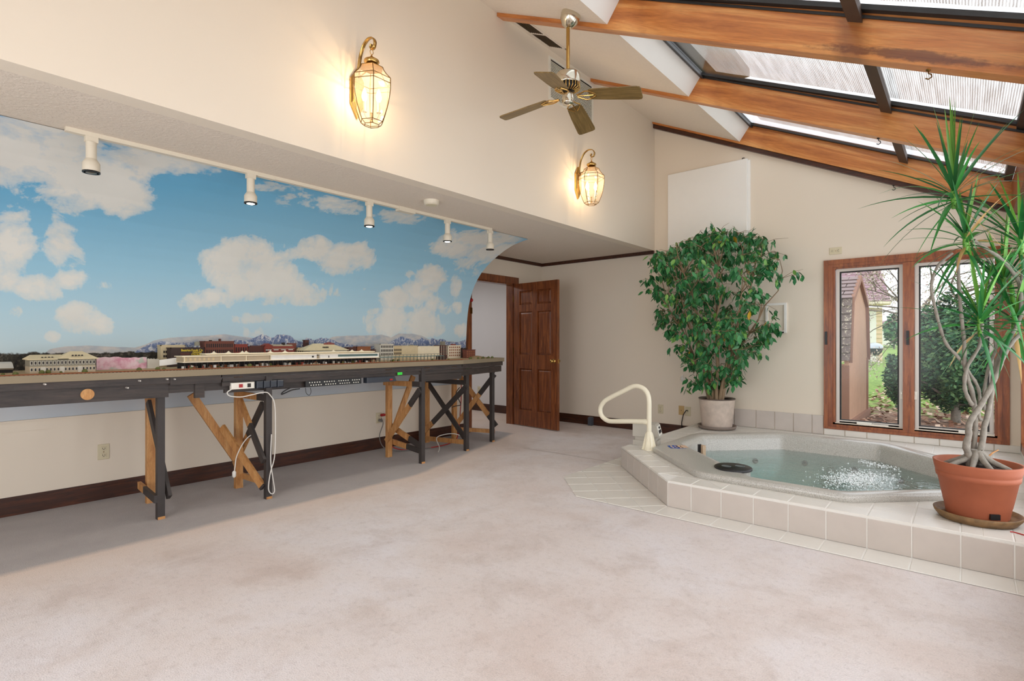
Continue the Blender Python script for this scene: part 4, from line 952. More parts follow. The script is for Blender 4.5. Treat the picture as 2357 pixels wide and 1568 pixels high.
# pink printed sheet, grey sheet, white sheet
def sheet(X0, X1, Yt0, Yt1, xf, m, lab, base=GZ, cuts=None, n=12, dz=0):
    y0, y1 = bspan(X0, X1, xf); P = [(xf, y0, base)] + [(xf, y1, base + dz)]
    pts = []
    for i in range(n, -1, -1):
        f = i / n; X = X0 + (X1 - X0) * f; Yt = Yt0 + (Yt1 - Yt0) * f + (cuts[i % len(cuts)] if cuts else 0)
        pts.append((xf, y0 + (y1 - y0) * f, zpix(X, Yt, xf)))
    return solo('printed_sheet', MB().prism(P + pts, (-.003, 0, 0), (0, 0, 0)), m, lab, 'paper building', 'paper building fronts')
def pinkm():
    m, n, l, b = nt('pink_sheet'); a = noise_node(n, l, 20, 3, .6); br_ = noise_node(n, l, 7, 3, .6)
    c = ramp(n, l, a, [(.35, lin((214, 150, 168))), (.55, lin((232, 196, 204))), (.7, lin((236, 210, 214)))]); c = mixrgb(n, l, ramp(n, l, br_, [(.6, 0.0), (.66, .8)]), c, lin((176, 196, 176))); l.new(c, b.inputs['Base Color']); b.inputs['Roughness'].default_value = .8; return m
sheet(222, 338, 823, 824, -4.58, pinkm(), 'pale pink printed paper row of buildings right of the model station', GZ, (0, 0, -1.5, 0, -2, -2, 0))
sheet(339, 366, 826, 827, -4.56, MT['pale'], 'short grey paper building front beside the pink sheet', GZ, (0, -1, 0))
sheet(367, 417, 829, 822, -4.40, MT['white'], 'white paper building front leaning at the left end of the long shed', GZ + .022, None, 2, .012)
block('model_tower_block', 370, 426, 796, -4.78, 'beige', 'beige model block with window pairs, left of the brown warehouse', None, .08)
y0, y1 = bspan(374, 392, -4.779)
w = MB()
for r_ in range(3):
    for c_ in (.12, .38, .78): w.box((-4.781, y0 + (y1 - y0) * c_, zpix(383, 826 - r_ * 10 + 1.5, -4.78) - .018), (-4.778, y0 + (y1 - y0) * (c_ + .18), zpix(383, 826 - r_ * 10 + 1.5, -4.78)))
part('windows', w, MT['dark'], COL.objects['model_tower_block'], kind='stuff')
t, y0, y1, z1 = block('model_warehouse', 393, 470, 802, -4.68, 'brown', 'dark brown model warehouse with yellow lettering on its front', None, .09)
part('door_panel', MB().box((-4.68, bspan(415, 436, -4.68)[0], zpix(425, 821, -4.68)), (-4.677, bspan(415, 436, -4.68)[1], zpix(425, 812, -4.68))), MT['brickd'], t)
M_yel = emit('yellow_paint', lin((236, 208, 70)), .12)
M_yel = mat('yellow_letter', (244, 214, 66), .6, var=.03)
def letters(txt, Xa, Xb, Yc, xf, hpx, par, m=M_yel, align=None):
    cu = bpy.data.curves.new('lettering', 'FONT'); cu.body = txt; cu.align_x = 'CENTER'; cu.align_y = 'CENTER'; cu.extrude = .0006; cu.offset = .012
    ob = bpy.data.objects.new('lettering', cu); COL.objects.link(ob); cu.materials.append(m)
    y0, y1 = bspan(Xa, Xb, xf); cu.size = 1.0
    bpy.context.view_layer.update(); wdt = max(ob.dimensions.x, .01); hgt = max(ob.dimensions.y, .01)
    h = abs(zpix((Xa + Xb) / 2, Yc - hpx / 2, xf) - zpix((Xa + Xb) / 2, Yc + hpx / 2, xf))
    ob.parent = par; ob.rotation_euler = (math.pi / 2, 0, math.pi / 2); ob.scale = ((y1 - y0) / wdt, h / hgt, 1)
    ob.location = Vector((xf + .002, (y0 + y1) / 2, zpix((Xa + Xb) / 2, Yc, xf))) - ORG[par.name]
    me = bpy.data.meshes.new_from_object(ob.evaluated_get(bpy.context.evaluated_depsgraph_get()))
    o2 = bpy.data.objects.new('lettering', me); COL.objects.link(o2); o2.parent = par; o2.rotation_euler = ob.rotation_euler; o2.scale = ob.scale; o2.location = ob.location
    bpy.data.objects.remove(ob); o2.name = 'lettering'
letters('Beatrice Foods Co.', 417, 467, 806.5, -4.68, 5.4, t); letters('DENVER', 443, 464, 811.6, -4.68, 3.8, t); letters('COLORADO', 440, 467, 816.0, -4.68, 3.8, t)
y = bspan(449, 458, -4.72); 
wt = thing('model_water_tank', (-4.72, sum(y) / 2, z1), 'dark model water tank on white legs on the warehouse roof', 'model tank')
cy = sum(y) / 2; zt0, zt1 = zpix(453, 796, -4.72), zpix(453, 788, -4.72)
part('tank', MB().lathe([(.02, zt0), (.02, zt1), (1e-5, zt1 + .008)], (-4.72, cy, 0), 14), MT['grey'], wt)
for sx in (-1, 1):
    for sy in (-1, 1): part('leg', MB().box((-4.72 + sx * .014 - .002, cy + sy * .014 - .002, z1 - .0), (-4.72 + sx * .014 + .002, cy + sy * .014 + .002, zt0)), MT['white'], wt)
t, y0, y1, z1 = block('model_factory', 471, 539, 787, -4.70, 'brick', 'large dark brick model factory with three window rows', (3, 13, .2, .97), .10)
part('chimney', MB().box((-4.76, bspan(505, 509, -4.74)[0], z1), (-4.74, bspan(505, 509, -4.74)[1], zpix(507, 780, -4.74))), MT['brickd'], t)
part('roof_vent', MB().box((-4.76, bspan(483, 488, -4.74)[0], z1), (-4.74, bspan(483, 488, -4.74)[1], zpix(486, 783, -4.74))), MT['dark'], t)
block('model_factory', 540, 570, 794, -4.71, 'brickr', 'smaller red brick model building joined to the large brick factory', (2, 5, .2, .95), .09)
t, y0, y1, z1 = block('model_factory', 571, 609, 799, -4.72, 'brickd', 'low dark red model building between two red brick fronts', (1, 6, .4, .8), .09)
part('roof_vent', MB().box((-4.77, bspan(578, 600, -4.74)[0], z1), (-4.74, bspan(578, 600, -4.74)[1], z1 + .012)), MT['brickd'], t)
t, y0, y1, z1 = block('model_gable_shop', 609, 627, 797, -4.70, 'brickr', 'bright red model shop with a small gable and white lettering band', (1, 2, .62, .9), .08)
part('gable', MB().prism([(-4.70, y0, z1 + .006), (-4.70, y1, z1 + .006), (-4.70, (y0 + y1) / 2, z1 + .024)], (-.08, 0, 0), (0, 0, 0)), MT['brickr'], t); part('sign_band', MB().box((-4.70, y0 + .01, z1 - .038), (-4.697, y1 - .01, z1 - .03)), MT['white'], t)
t, y0, y1, z1 = block('model_mill', 627, 677, 797, -4.70, 'brickr', 'red model mill with a grey sloping roof and white lettering bands', (1, 9, .1, .45), .08, rim=False)
part('roof', MB().prism([(-4.697, y0, z1 - .025), (-4.697, y1, z1 - .025), (-4.74, y1, z1 + .012), (-4.74, y0, z1 + .012)], (-.003, 0, .004), (0, 0, 0)), MT['stone'], t)
for k in range(3): part('sign_band', MB().box((-4.697, y0 + .01 + k * (y1 - y0) / 3, z1 - .036), (-4.6945, y0 + (k + .8) * (y1 - y0) / 3, z1 - .029)), MT['white'], t)
part('tank', MB().lathe([(.016, z1), (.016, z1 + .032)], (-4.75, bspan(652, 654, -4.75)[0], 0), 12), MT['dark'], t)
part('stack', MB().box((-4.78, bspan(664, 681, -4.75)[0], z1 - .05), (-4.74, bspan(664, 681, -4.75)[1], zpix(672, 790, -4.75))), MT['brick'], t)
block('model_tower', 702, 711, 784, -4.80, 'brickd', 'slim dark model tower behind the tan station roof', (3, 2, .4, .95), .04)
block('model_row_house', 684, 713, 802, -4.72, 'tan', 'low tan model row house left of the red sign station', (2, 6, .2, .9), .07)
block('model_row_house', 801, 820, 801, -4.72, 'brickd', 'narrow dark model house right of the red sign station', (2, 3, .2, .9), .07)
block('model_row_house', 822, 853, 799, -4.74, 'orange', 'low orange brown model block behind the tent peaked shed', (1, 8, .45, .8), .07)
block('model_row_house', 854, 873, 806, -4.74, 'brickd', 'low dark model house left of the grey window block', (1, 4, .4, .8), .06)
block('model_office', 875, 906, 793, -4.66, 'pale', 'pale grey model office block with rows of dark windows', (3, 8, .25, .98), .10)
block('model_office', 906, 925, 797, -4.66, 'tan', 'tan model office with small dark windows beside the grey block', (2, 6, .35, .85), .09)
t, y0, y1, z1 = block('model_hall', 925, 962, 797, -4.66, 'beige', 'plain beige model hall with a grey roof box', None, .09)
part('roof_box', MB().box((-4.71, bspan(946, 952, -4.68)[0], z1), (-4.68, bspan(946, 952, -4.68)[1], z1 + .014)), MT['grey'], t)
block('model_hall', 962, 1011, 798, -4.66, 'cream', 'plain cream model hall left of the brown window block', None, .09)
t, y0, y1, z1 = block('model_loft', 1011, 1032, 796, -4.66, 'brickd', 'dark brown model loft with a rooftop frame', (3, 4, .3, .98), .09, winm='brown')
part('roof_frame', MB().box((-4.72, bspan(1018, 1026, -4.68)[0], z1), (-4.69, bspan(1018, 1026, -4.68)[1], zpix(1022, 786, -4.69))), MT['grey'], t)
y0, y1 = bspan(1011, 1032, -4.66); g = MB()
for k in range(5): g.box((-4.66, y0 + (y1 - y0) * k / 4 - .002, GZ + .04), (-4.657, y0 + (y1 - y0) * k / 4 + .002, z1))
part('pilaster', g, MT['trim'], t)
t, y0, y1, z1 = block('model_loft', 1032, 1061, 796, -4.64, 'trim', 'cream framed model loft with brown window grids near the table end', (4, 6, .12, .98), .09, winm='orange')
part('roof_box', MB().box((-4.70, bspan(1040, 1048, -4.68)[0], z1), (-4.67, bspan(1040, 1048, -4.68)[1], z1 + .02)), MT['brickr'], t)
block('model_brick_house', 1063, 1073, 803, -4.62, 'brown', 'dark brown model house behind the last brick house', None, .06)
block('model_brick_house', 1073, 1094, 806, -4.50, 'brick', 'small brick model house, last building at the table end', (3, 4, .1, .95), .06, winm='orange')
# the long shed on posts
def yspan(X, Yy, xf): return Xp(X, Yy, xf)
xf = -4.26
t = thing('model_market_shed', (xf, 2.5, GZ), 'long cream and white model market shed on black posts along the table', 'model building', 'model town buildings')
zA0, zA1 = zpix(520, 831, xf), zpix(520, 820, xf)
def run(mb, X0, X1, z0, z1, x0, x1): a, b = bspan(X0, X1, xf); return mb.box((x0, a, z0), (x1, b, z1))
part('deck', run(MB(), 420, 872, zA0 - .006, zA0, xf - .16, xf + .012), MT['trim'], t)
part('tan_wall', run(MB(), 422, 622, zA0, zA1, xf - .14, xf - .004), MT['stone'], t)
part('white_wall', run(MB(), 622, 729, zA0, zA1, xf - .14, xf), MT['white'], t); part('gate', run(MB(), 729, 737, zA0, zA1 - .012, xf - .14, xf - .02), MT['stone'], t); part('white_wall', run(MB(), 737, 872, zA0, zA1, xf - .14, xf), MT['white'], t)
part('roof', run(MB(), 418, 872, zA1, zA1 + .006, xf - .15, xf + .01), MT['cream'], t)
part('upper_roof', run(MB(), 480, 872, zA1 + .012, zA1 + .02, xf - .17, xf - .06), MT['cream'], t); part('clerestory', run(MB(), 484, 870, zA1 + .006, zA1 + .013, xf - .16, xf - .07), MT['stone'], t)
fz = MB()
for X in (424, 508, 566, 622): run(fz, X, X + 1.6, zA0, zA1, xf - .004, xf + .004)
part('wall_post', fz, MT['cream'], t)
w = MB()
for k in range(7): run(w, 426 + k * 10.5, 431 + k * 10.5, zA0 + .008, zA1 - .008, xf - .006, xf - .0025)
part('windows', w, MT['tan'], t, kind='stuff')
part('window_band', run(MB(), 778, 869, zA0 + .012, zA1 - .006, xf - .002, xf + .002), MT['teal'], t); part('windows', run(run(MB(), 718, 722, zA0 + .01, zA1 - .012, xf - .001, xf + .002), 756, 757.5, zA0 + .006, zA1 - .012, xf - .001, xf + .002), MT['dark'], t, kind='stuff')
for X in (506, 540, 572, 581, 637, 671, 783, 826, 848):
    y = bspan(X, X + 1, xf)[0]; part('roof_peak', MB().lathe([(.028, zA1 + .02), (.012, zA1 + .026), (1e-5, zA1 + .038)], (xf - .11, y, 0), 10), MT['cream'], t)
ps = MB(); goods = MB(); R2_ = random.Random(3)
ya, yb = bspan(424, 872, xf); N = 44
for k in range(N + 1): y = ya + (yb - ya) * k / N; ps.box((xf + .004, y - .0022, GZ), (xf + .008, y + .0022, zA0 - .006))
part('posts', ps, MT['dark'], t, kind='stuff'); part('back_wall', MB().box((xf - .14, ya, GZ), (xf - .13, yb, zA0 - .006)), MT['dark'], t)
for k in range(90):
    y = ya + (yb - ya) * R2_.random(); x = xf - .10 + .085 * R2_.random(); s = .006 + .006 * R2_.random(); goods.box((x, y - s, GZ), (x + .01, y + s, GZ + .008 + .018 * R2_.random()), mi=R2_.randrange(5))
part('market_goods', goods, [MT['white'], MT['tan'], MT['brickr'], MT['pale'], MT['orange']], t, kind='stuff')
t = thing('model_viaduct', (-4.24, 4.0, GZ), 'green grey model viaduct on thin posts toward the table end', 'model bridge')
xv = -4.26; ya, yb = bspan(873, 1022, xv); zv = zpix(940, 822, xv)
part('deck', MB().box((xv - .05, ya, zv), (xv, yb, zv + .007)), MT['teal'], t); part('rail', MB().box((xv - .05, ya, zv + .022), (xv - .045, yb, zv + .027)), MT['grey'], t)
ps = MB()
for k in range(19): y = ya + (yb - ya) * k / 18; ps.box((xv - .004, y - .002, GZ), (xv, y + .002, zv)); ps.box((xv - .05, y - .002, GZ), (xv - .046, y + .002, zv + .025))
part('posts', ps, MT['grey'], t, kind='stuff')
solo('model_dark_shed', MB().box((-4.42, bspan(1013, 1026, -4.35)[0], GZ), (-4.34, bspan(1013, 1026, -4.35)[1], GZ + .04)), MT['brown'], 'small black model shed at the end of the viaduct', 'model building', 'model town buildings')
t = thing('model_barn', (-4.6, .5, GZ), 'grey rounded roof model barn at the far left of the table', 'model building', 'model town buildings')
y0, y1 = .42, bspan(4, 30, -4.58)[1]
part('roof', MB().prism([(-4.58, y0, GZ + .02), (-4.55, y0, GZ + .03), (-4.60, y0, GZ + .06), (-4.66, y0, GZ + .068), (-4.72, y0, GZ + .05), (-4.74, y0, GZ + .02)], (0, 0, 0), (0, y1 - y0, 0)), MT['pale'], t); part('walls', MB().box((-4.73, y0, GZ), (-4.59, y1, GZ + .02)), MT['dark'], t)
# track along the front edge, scenery lumps
t = thing('model_track', (-4.14, 1.0, GZ), 'rust coloured model railway track along the front edge of the table', 'model track')
for x in (-4.115, -4.099, -4.19, -4.174): part('rail', MB().box((x, .22, GZ + .002), (x + .002, 4.1, GZ + .006)), MT['orange'], t)
tie = MB()
for x in (-4.12, -4.195):
    for k in range(190): tie.box((x, .22 + k * .02, GZ), (x + .029, .226 + k * .02, GZ + .003))
part('ties', tie, MT['brown'], t, kind='stuff')
bs = MB(); R3 = random.Random(5)
for k in range(46):
    y = .25 + 4.5 * R3.random() ** 1.3; r = .007 + .010 * R3.random(); bs.ball((-4.35 + .2 * R3.random() if y < 1.6 else -4.33 + .08 * R3.random(), y, GZ + r * .5), r, 7)
solo('model_shrubs', bs, MT['green'], 'tiny olive green model shrubs dotted over the table scenery', 'model shrubs', kind='stuff')
hl = MB(); N = 14
for i in range(N):
    for j in range(N):
        u, v = i / (N - 1), j / (N - 1); y = 4.5 + .37 * u; x = -4.33 - .5 * v; h = .03 * math.sin(math.pi * min(1, u * 1.3 + .0)) * math.sin(math.pi * v) + .012 * noise.noise((u * 5, v * 5, 1)); hl.v.append((x, y, GZ - .002 + max(0, h)))
for i in range(N - 1):
    for j in range(N - 1): a = i * N + j; hl.f.append((a, a + N, a + N + 1, a + 1)); hl.sm.append(True); hl.mi.append(0)
part('scenery_hill', hl, M_scen, T)
# ================================================================ TILED TUB DECK
DZ_ = .19
CT = Vector((-1.03, 5.01)); RA = 1.145     # tub centre, apothem of the rim
DECK = [(-2.5, 4.565), (-1.635, 3.668), (XR - .002, 3.668), (XR - .002, YB - .002), (-2.5, YB - .002)]
def octo(ap, cut=None):
    """octagon as half planes (n, d): n.p <= d (relative to CT)"""
    out = []
    for k in range(8):
        a = k * math.pi / 4; out.append((Vector((math.cos(a), math.sin(a))), ap if not (cut and k == 5) else cut))
    return out
def clip(poly, n_, d):
    out = []
    for i in range(len(poly)):
        a, b = poly[i], poly[(i + 1) % len(poly)]; da, db = n_.dot(a) - d, n_.dot(b) - d
        if da <= 0: out.append(a)
        if (da < 0 < db) or (db < 0 < da): t_ = da / (da - db); out.append(a + (b - a) * t_)
    return out
def halfplanes(poly, inset=0.0):
    P = [Vector(p) for p in poly]; hs = []
    for i in range(len(P)):
        a, b = P[i], P[(i + 1) % len(P)]; d = (b - a).normalized(); n_ = Vector((d.y, -d.x)); hs.append((n_, n_.dot(a) - inset))
    return hs
def parea(P): return .5 * sum(P[i].x * P[(i+1) % len(P)].y - P[(i+1) % len(P)].x * P[i].y for i in range(len(P)))
G = .0034
deck = thing('tub_deck', (-1.03, 5.0, 0), 'raised cream tiled deck around the sunken hot tub', 'tub deck')
# grout body: walls + top with the tub hole
hole = [(n_, d) for n_, d in octo(RA - .05)]
def minus(P, hs):
    pieces = []
    for n_, d in hs:
        q = clip(P, -n_, -(d + n_.dot(CT)))
        if len(q) > 2 and parea(q) > 1e-5: pieces.append(q)
        P = clip(P, n_, d + n_.dot(CT))
        if len(P) < 3: break
    return pieces
gb = MB()
for piece in minus([Vector(p) for p in [(-2.4985, 4.5665), (-1.6355, 3.6645), (XR - .003, 3.6645), (XR - .003, YB - .003), (-2.4985, YB - .003)]], hole):
    gb.prism([(p.x, p.y, 0) for p in piece], (0, 0, -.02), (0, 0, DZ_ - .0025))
part('mortar_bed', gb, M_grout, deck)
tiles = 0
def tile(polys, vec0, vec1, m, par=deck, name='tile'):
    global tiles
    mb = MB(); ok = False
    for P in polys:
        if len(P) < 3: continue
        mb.prism(P, vec0, vec1, .0022); ok = True
    if ok: tiles += 1; return part(name, mb, m, par)
def shrink(P, g):
    hs = halfplanes(P); Q = P
    for n_, d in hs:
        Q = clip(Q, n_, d - g)
        if len(Q) < 3: return []
    return Q
PT = .2065; X0J = .188
jx = [X0J - PT * k for k in range(10)]            # joints along the front
jx = [x for x in jx if x > -1.6]; edges = [XR - .004] + jx + [-1.635]
FY_ = 3.662
for a, b in zip(edges, edges[1:]):
    if a - b < .02: continue
    tile([[(b + G, FY_ + .012, .004), (a - G, FY_ + .012, .004), (a - G, FY_ + .012, DZ_ - .016), (b + G, FY_ + .012, DZ_ - .016)]], (0, 0, 0), (0, -.013, 0), M_tile_shade)
# 45 degree face
A45, B45 = Vector((-2.5, 4.565)), Vector((-1.635, 3.668)); L45 = (B45 - A45).length; d45 = (B45 - A45).normalized(); n45 = Vector((d45.y, -d45.x))
nt45 = 6
for k in range(nt45):
    a = A45 + d45 * (L45 * k / nt45 + G); b = A45 + d45 * (L45 * (k + 1) / nt45 - G); o_ = -n45 * .006
    tile([[(a.x + o_.x, a.y + o_.y, .004), (b.x + o_.x, b.y + o_.y, .004), (b.x + o_.x, b.y + o_.y, DZ_ - .016), (a.x + o_.x, a.y + o_.y, DZ_ - .016)]], (0, 0, 0), tuple((n45 * .012).to_3d()), M_tile_shade)
for k in range(10):
    y0 = 4.565 + PT * k; y1 = min(y0 + PT, YB - .004)
    if y1 - y0 > .02: tile([[(-2.494, y1 - G, .004), (-2.494, y0 + G, .004), (-2.494, y0 + G, DZ_ - .016), (-2.494, y1 - G, DZ_ - .016)]], (0, 0, 0), (-.012, 0, 0), M_tile_shade)
# top: border rows with rounded nosing, then the field
hs_deck = halfplanes(DECK); hs_tub = octo(RA - .045)
def topt(P, z1=DZ_):
    for n_, d in hs_deck:
        P = clip(P, n_, d + .006)
        if len(P) < 3: return
    P = shrink(P, G)
    if len(P) < 3 or parea(P) < 4e-4: return
    pcs = minus(P, hs_tub)
    if pcs: tile([[(p.x, p.y, 0) for p in q] for q in pcs], (0, 0, DZ_ - .014), (0, 0, z1), M_tile)
BW = .165
inner = halfplanes(DECK)
def band(i, w0, w1): return inner[i][0], inner[i][1] - w0, inner[i][1] - w1
# front border
for a, b in zip(edges, edges[1:]):
    if a - b < .02: continue
    P = [Vector((b, 3.655)), Vector((a, 3.655)), Vector((a, 3.668 + BW)), Vector((b, 3.668 + BW))]
    P = clip(P, inner[0][0], inner[0][1] + .01)
    if len(P) > 2: topt(P, DZ_ + .001)
# slanted border
for k in range(nt45):
    a = A45 + d45 * (L45 * k / nt45); b = A45 + d45 * (L45 * (k + 1) / nt45)
    P = [a + n45 * .01, b + n45 * .01, b - n45 * BW, a - n45 * BW]
    P = clip(P, Vector((0, -1)), -(3.668 + (BW if k == nt45 - 1 else -.02)))  if k == nt45 - 1 else P
    topt(P, DZ_ + .001)
# field
x = XR - .004
fx_ = edges[:]
while fx_[-1] > -2.5: fx_.append(fx_[-1] - PT)
row = 3.668 + BW
while row < YB - .01:
    r1_ = min(row + PT, YB - .004)
    for a, b in zip(fx_, fx_[1:]):
        if a - b < .02: continue
        P = [Vector((b, row)), Vector((a, row)), Vector((a, r1_)), Vector((b, r1_))]
        P = clip(P, inner[0][0], inner[0][1] - BW)
        if len(P) > 2: topt(P)
    row = r1_
# floor tiles around the deck (flush with the carpet)
def ftile(P):
    P = shrink(P, G)
    if len(P) > 2 and parea(P) > 6e-4: tile([[(p.x, p.y, 0) for p in P]], (0, 0, -.004), (0, 0, .006), M_tile)
gb = MB(); FO = [(-2.7, YB - .02), (-2.7, 3.875), (-2.268, 3.447), (XR - .002, 3.447), (XR - .002, 3.66), (-1.64, 3.66), (-2.5, 4.56), (-2.5, YB - .02)]
gb.add([(x_, y_, .0025) for x_, y_ in FO], [tuple(range(len(FO)))]); part('floor_grout', gb, M_grout, deck)
for a, b in zip(edges, edges[1:]):
    if a - b > .02: ftile([Vector((b, 3.449)), Vector((a, 3.449)), Vector((a, 3.652)), Vector((b, 3.652))])
k = 0
while 4.565 + PT * k < YB - .05:
    ftile([Vector((-2.698, 4.565 + PT * k)), Vector((-2.508, 4.565 + PT * k)), Vector((-2.508, min(4.565 + PT * (k + 1), YB - .02))), Vector((-2.698, min(4.565 + PT * (k + 1), YB - .02)))]); k += 1
reg = [Vector(p) for p in ((-2.698, 4.565), (-2.698, 3.877), (-2.267, 3.449), (-1.637, 3.449), (-1.637, 3.655), (-2.507, 4.56))]
hreg = halfplanes(reg[:1] + reg[1:])
for r_ in range(3):
    for c in range(-4, 12):
        o_ = A45 + n45 * (.206 * r_ + .004); P = [o_ + d45 * (PT * c), o_ + n45 * .206 + d45 * (PT * c), o_ + n45 * .206 + d45 * (PT * (c + 1)), o_ + d45 * (PT * (c + 1))]
        for n_, d in [(Vector((-1, 0)), 2.698), (Vector((0, -1)), -3.449), (Vector((1, 0)), -1.637), (Vector((0, 1)), 4.56)]:
            P = clip(P, n_, d)
            if len(P) < 3: break
        if len(P) > 2: 
            c_ = sum(P, Vector((0, 0))) / len(P)
            if c_.y < 4.56 and not (c_.x > -1.637): ftile(P)
# splashback on the walls
bx = [-2.495 + .0, -2.297, -2.101, -1.856, -1.655, -1.462, -1.277, -1.165]
for a, b in zip(bx, bx[1:]):
    tile([[(a + G, YB - .001, DZ_ + .002), (b - G, YB - .001, DZ_ + .002), (b - G, YB - .001, .395), (a + G, YB - .001, .395)]], (0, 0, 0), (0, -.010, 0), M_tile_shade)
bx = [-1.165 + .195 * k for k in range(8)] + [XR - .004]
for a, b in zip(bx, bx[1:]):
    tile([[(a + G, YB - .001, DZ_ + .002), (b - G, YB - .001, DZ_ + .002), (b - G, YB - .001, .257), (a + G, YB - .001, .257)]], (0, 0, 0), (0, -.010, 0), M_tile)
for k in range(14):
    y1 = YB - .012 - .2 * k; tile([[(XR - .001, y1 - G, DZ_ + .002), (XR - .001, y1 - .2 + G, DZ_ + .002), (XR - .001, y1 - .2 + G, .246), (XR - .001, y1 - G, .246)]], (0, 0, 0), (-.010, 0, 0), M_tile)

# ================================================================ HOT TUB
def octpts(ap, z, cut=None, rnd=.06, ns=5):
    """rounded octagon loop"""
    hs = octo(ap, cut); V = []
    for k in range(8):
        (n1, d1), (n2, d2) = hs[k], hs[(k + 1) % 8]; det = n1.x * n2.y - n1.y * n2.x
        V.append(Vector(((d1 * n2.y - d2 * n1.y) / det, (n1.x * d2 - n2.x * d1) / det)))
    out = []
    for k in range(8):
        p, a, b = V[k], V[k - 1], V[(k + 1) % 8]; r = min(rnd, (p - a).length * .45, (p - b).length * .45); s, e = p + (a - p).normalized() * r, p + (b - p).normalized() * r
        for i in range(ns):
            t_ = i / (ns - 1); q = s * (1 - t_) ** 2 + p * 2 * t_ * (1 - t_) + e * t_ * t_; out.append((CT.x + q.x, CT.y + q.y, z))
    return out
def tubmat():
    m, n, l, b = nt('speckled_acrylic'); a = noise_node(n, l, 260, 2, .6)
    col = ramp(n, l, a, [(.30, lin((128, 122, 112))), (.46, lin((182, 178, 169))), (.66, lin((206, 203, 196)))]); l.new(col, b.inputs['Base Color']); b.inputs['Roughness'].default_value = .28
    b.inputs['Coat Weight'].default_value = .2; return m
M_tub = tubmat()
tub = thing('hot_tub', (-1.03, 5.01, DZ_), 'octagonal speckled grey hot tub sunk in the tiled deck, filled with water', 'hot tub')
C0 = .80; WZ0 = .085
loops = [octpts(RA - .02, .05), octpts(RA - .005, .188), octpts(RA, .192), octpts(RA, .222), octpts(RA - .006, .231), octpts(RA - .02, .236), octpts(RA - .075, .237, C0 + .06), octpts(RA - .105, .234, C0 + .03), octpts(RA - .13, .222, C0, .035), octpts(RA - .15, .18, C0 - .01, .035), octpts(RA - .20, -.02, C0 - .05, .04), octpts(RA - .25, -.22, C0 - .1, .16), octpts(RA - .34, -.27, C0 - .16, .2),
         octpts(.50, -.28, .40, .2), octpts(.44, -.34, .36, .2), octpts(.40, -.66, .32, .2), octpts(.30, -.70, .24, .18)]
mb = MB(); n_ = len(loops[0])
for lp in loops: mb.v += lp
for i in range(len(loops) - 1):
    for k in range(n_): mb.f.append((i*n_+k, i*n_+(k+1) % n_, (i+1)*n_+(k+1) % n_, (i+1)*n_+k)); mb.sm.append(True); mb.mi.append(0)
mb.f.append(tuple((len(loops)-1)*n_ + k for k in range(n_))); mb.sm.append(False); mb.mi.append(0)
part('shell', mb, M_tub, tub)
M_jet = mat('jet_grey', (96, 104, 104), .35)
# round skimmer cover with two finger holes, jets, weir, decals
c = Vector((-1.335, 4.150, .238)); part('skimmer_body', MB().lathe([(.118, -.3), (.122, -.004)], c, 32), M_tub, tub); mb = MB().lathe([(.134, -.006), (.134, .008), (.126, .013), (1e-5, .014)], c, 36); cv = part('skimmer_cover', mb, M_black, tub, 'round black skimmer cover with two finger holes')
for s in (-1, 1):
    q = c + Vector((RT.x, RT.y, 0)) * (.052 * s); hm = MB().lathe([(.036, .0145), (.036, .0165), (.030, .0165), (.030, .0145)], q, 20, sx=1, sy=.8, rot=0); part('finger_hole', hm.lathe([(.03, .0148), (1e-5, .0149)], q, 20, sy=.8), M_jet, cv)
for X, Yy in ((1720, 1049), (1855, 1060), (1975, 1068), (2118, 1101)):
    p = Zp(X, Yy, .0); a = math.atan2(p.y - CT.y, p.x - CT.x); kq = round(a / (math.pi / 4)) * math.pi / 4; nrm = Vector((math.cos(kq), math.sin(kq))); rel = Vector((p.x, p.y)) - CT; rel += nrm * ((RA - .205) - nrm.dot(rel)); q = Vector((CT.x + rel.x, CT.y + rel.y, -.02))
    n3 = Vector((-nrm.x, -nrm.y, .1)).normalized(); tt = Vector((-nrm.y, nrm.x, 0)); part('jet', MB().lathe([(.028, 0), (.026, .01), (.015, .013), (.012, .006), (1e-5, .004)], q, 16, M=Matrix((tt, n3.cross(tt), n3)).transposed()), M_jet, tub)
wq = Zp(1617, 1054, WZ0) + Vector((0, 0, -.01))
b_ = MB().cbox(wq + Vector((0, 0, .065)), (.05, .035, .13), -.5); b_.cbox(wq + Vector((-.022, -.018, .065)), (.016, .03, .146), -.5, mi=1); part('weir_block', b_, [mat('weir_tan', (206, 176, 146), .5), M_black], tub, 'tan block with a black edge standing at the waterline')
# warning decal: blue corner, tan field, blue strokes
dq = Zp(1561, 1029, .2375); U_ = Vector((RT.x, RT.y, 0)); V_ = Vector((FW.x, FW.y, 0)); M_blue = mat('decal_blue', (36, 88, 176), .5); M_dtan = mat('decal_tan', (226, 190, 160), .5)
U_ = Vector((.45, .893, 0)).normalized(); U_ = Vector((RT.x, RT.y, 0)); V_ = Vector((FW.x, FW.y, 0))
def dp(u, v, h=0): return dq + U_ * u + V_ * v + Vector((0, 0, h))
dm = MB(); dm.prism([dp(-.085, -.06), dp(.0, -.06), dp(.0, .075), dp(-.085, .055)], (0, 0, .0002), (0, 0, .0008), mi=0); dm.prism([dp(.0, -.05), dp(.085, -.03), dp(.085, .07), (dp(0, .075))], (0, 0, .0002), (0, 0, .0008), mi=1)
dm.prism([dp(-.03, -.075), dp(.05, -.075), dp(.05, -.068), dp(-.03, -.068)], (0, 0, .0002), (0, 0, .0009), mi=0)
part('warning_decal', dm, [M_blue, M_dtan], tub, 'worn blue and tan warning decal on the tub rim')
dm = MB()
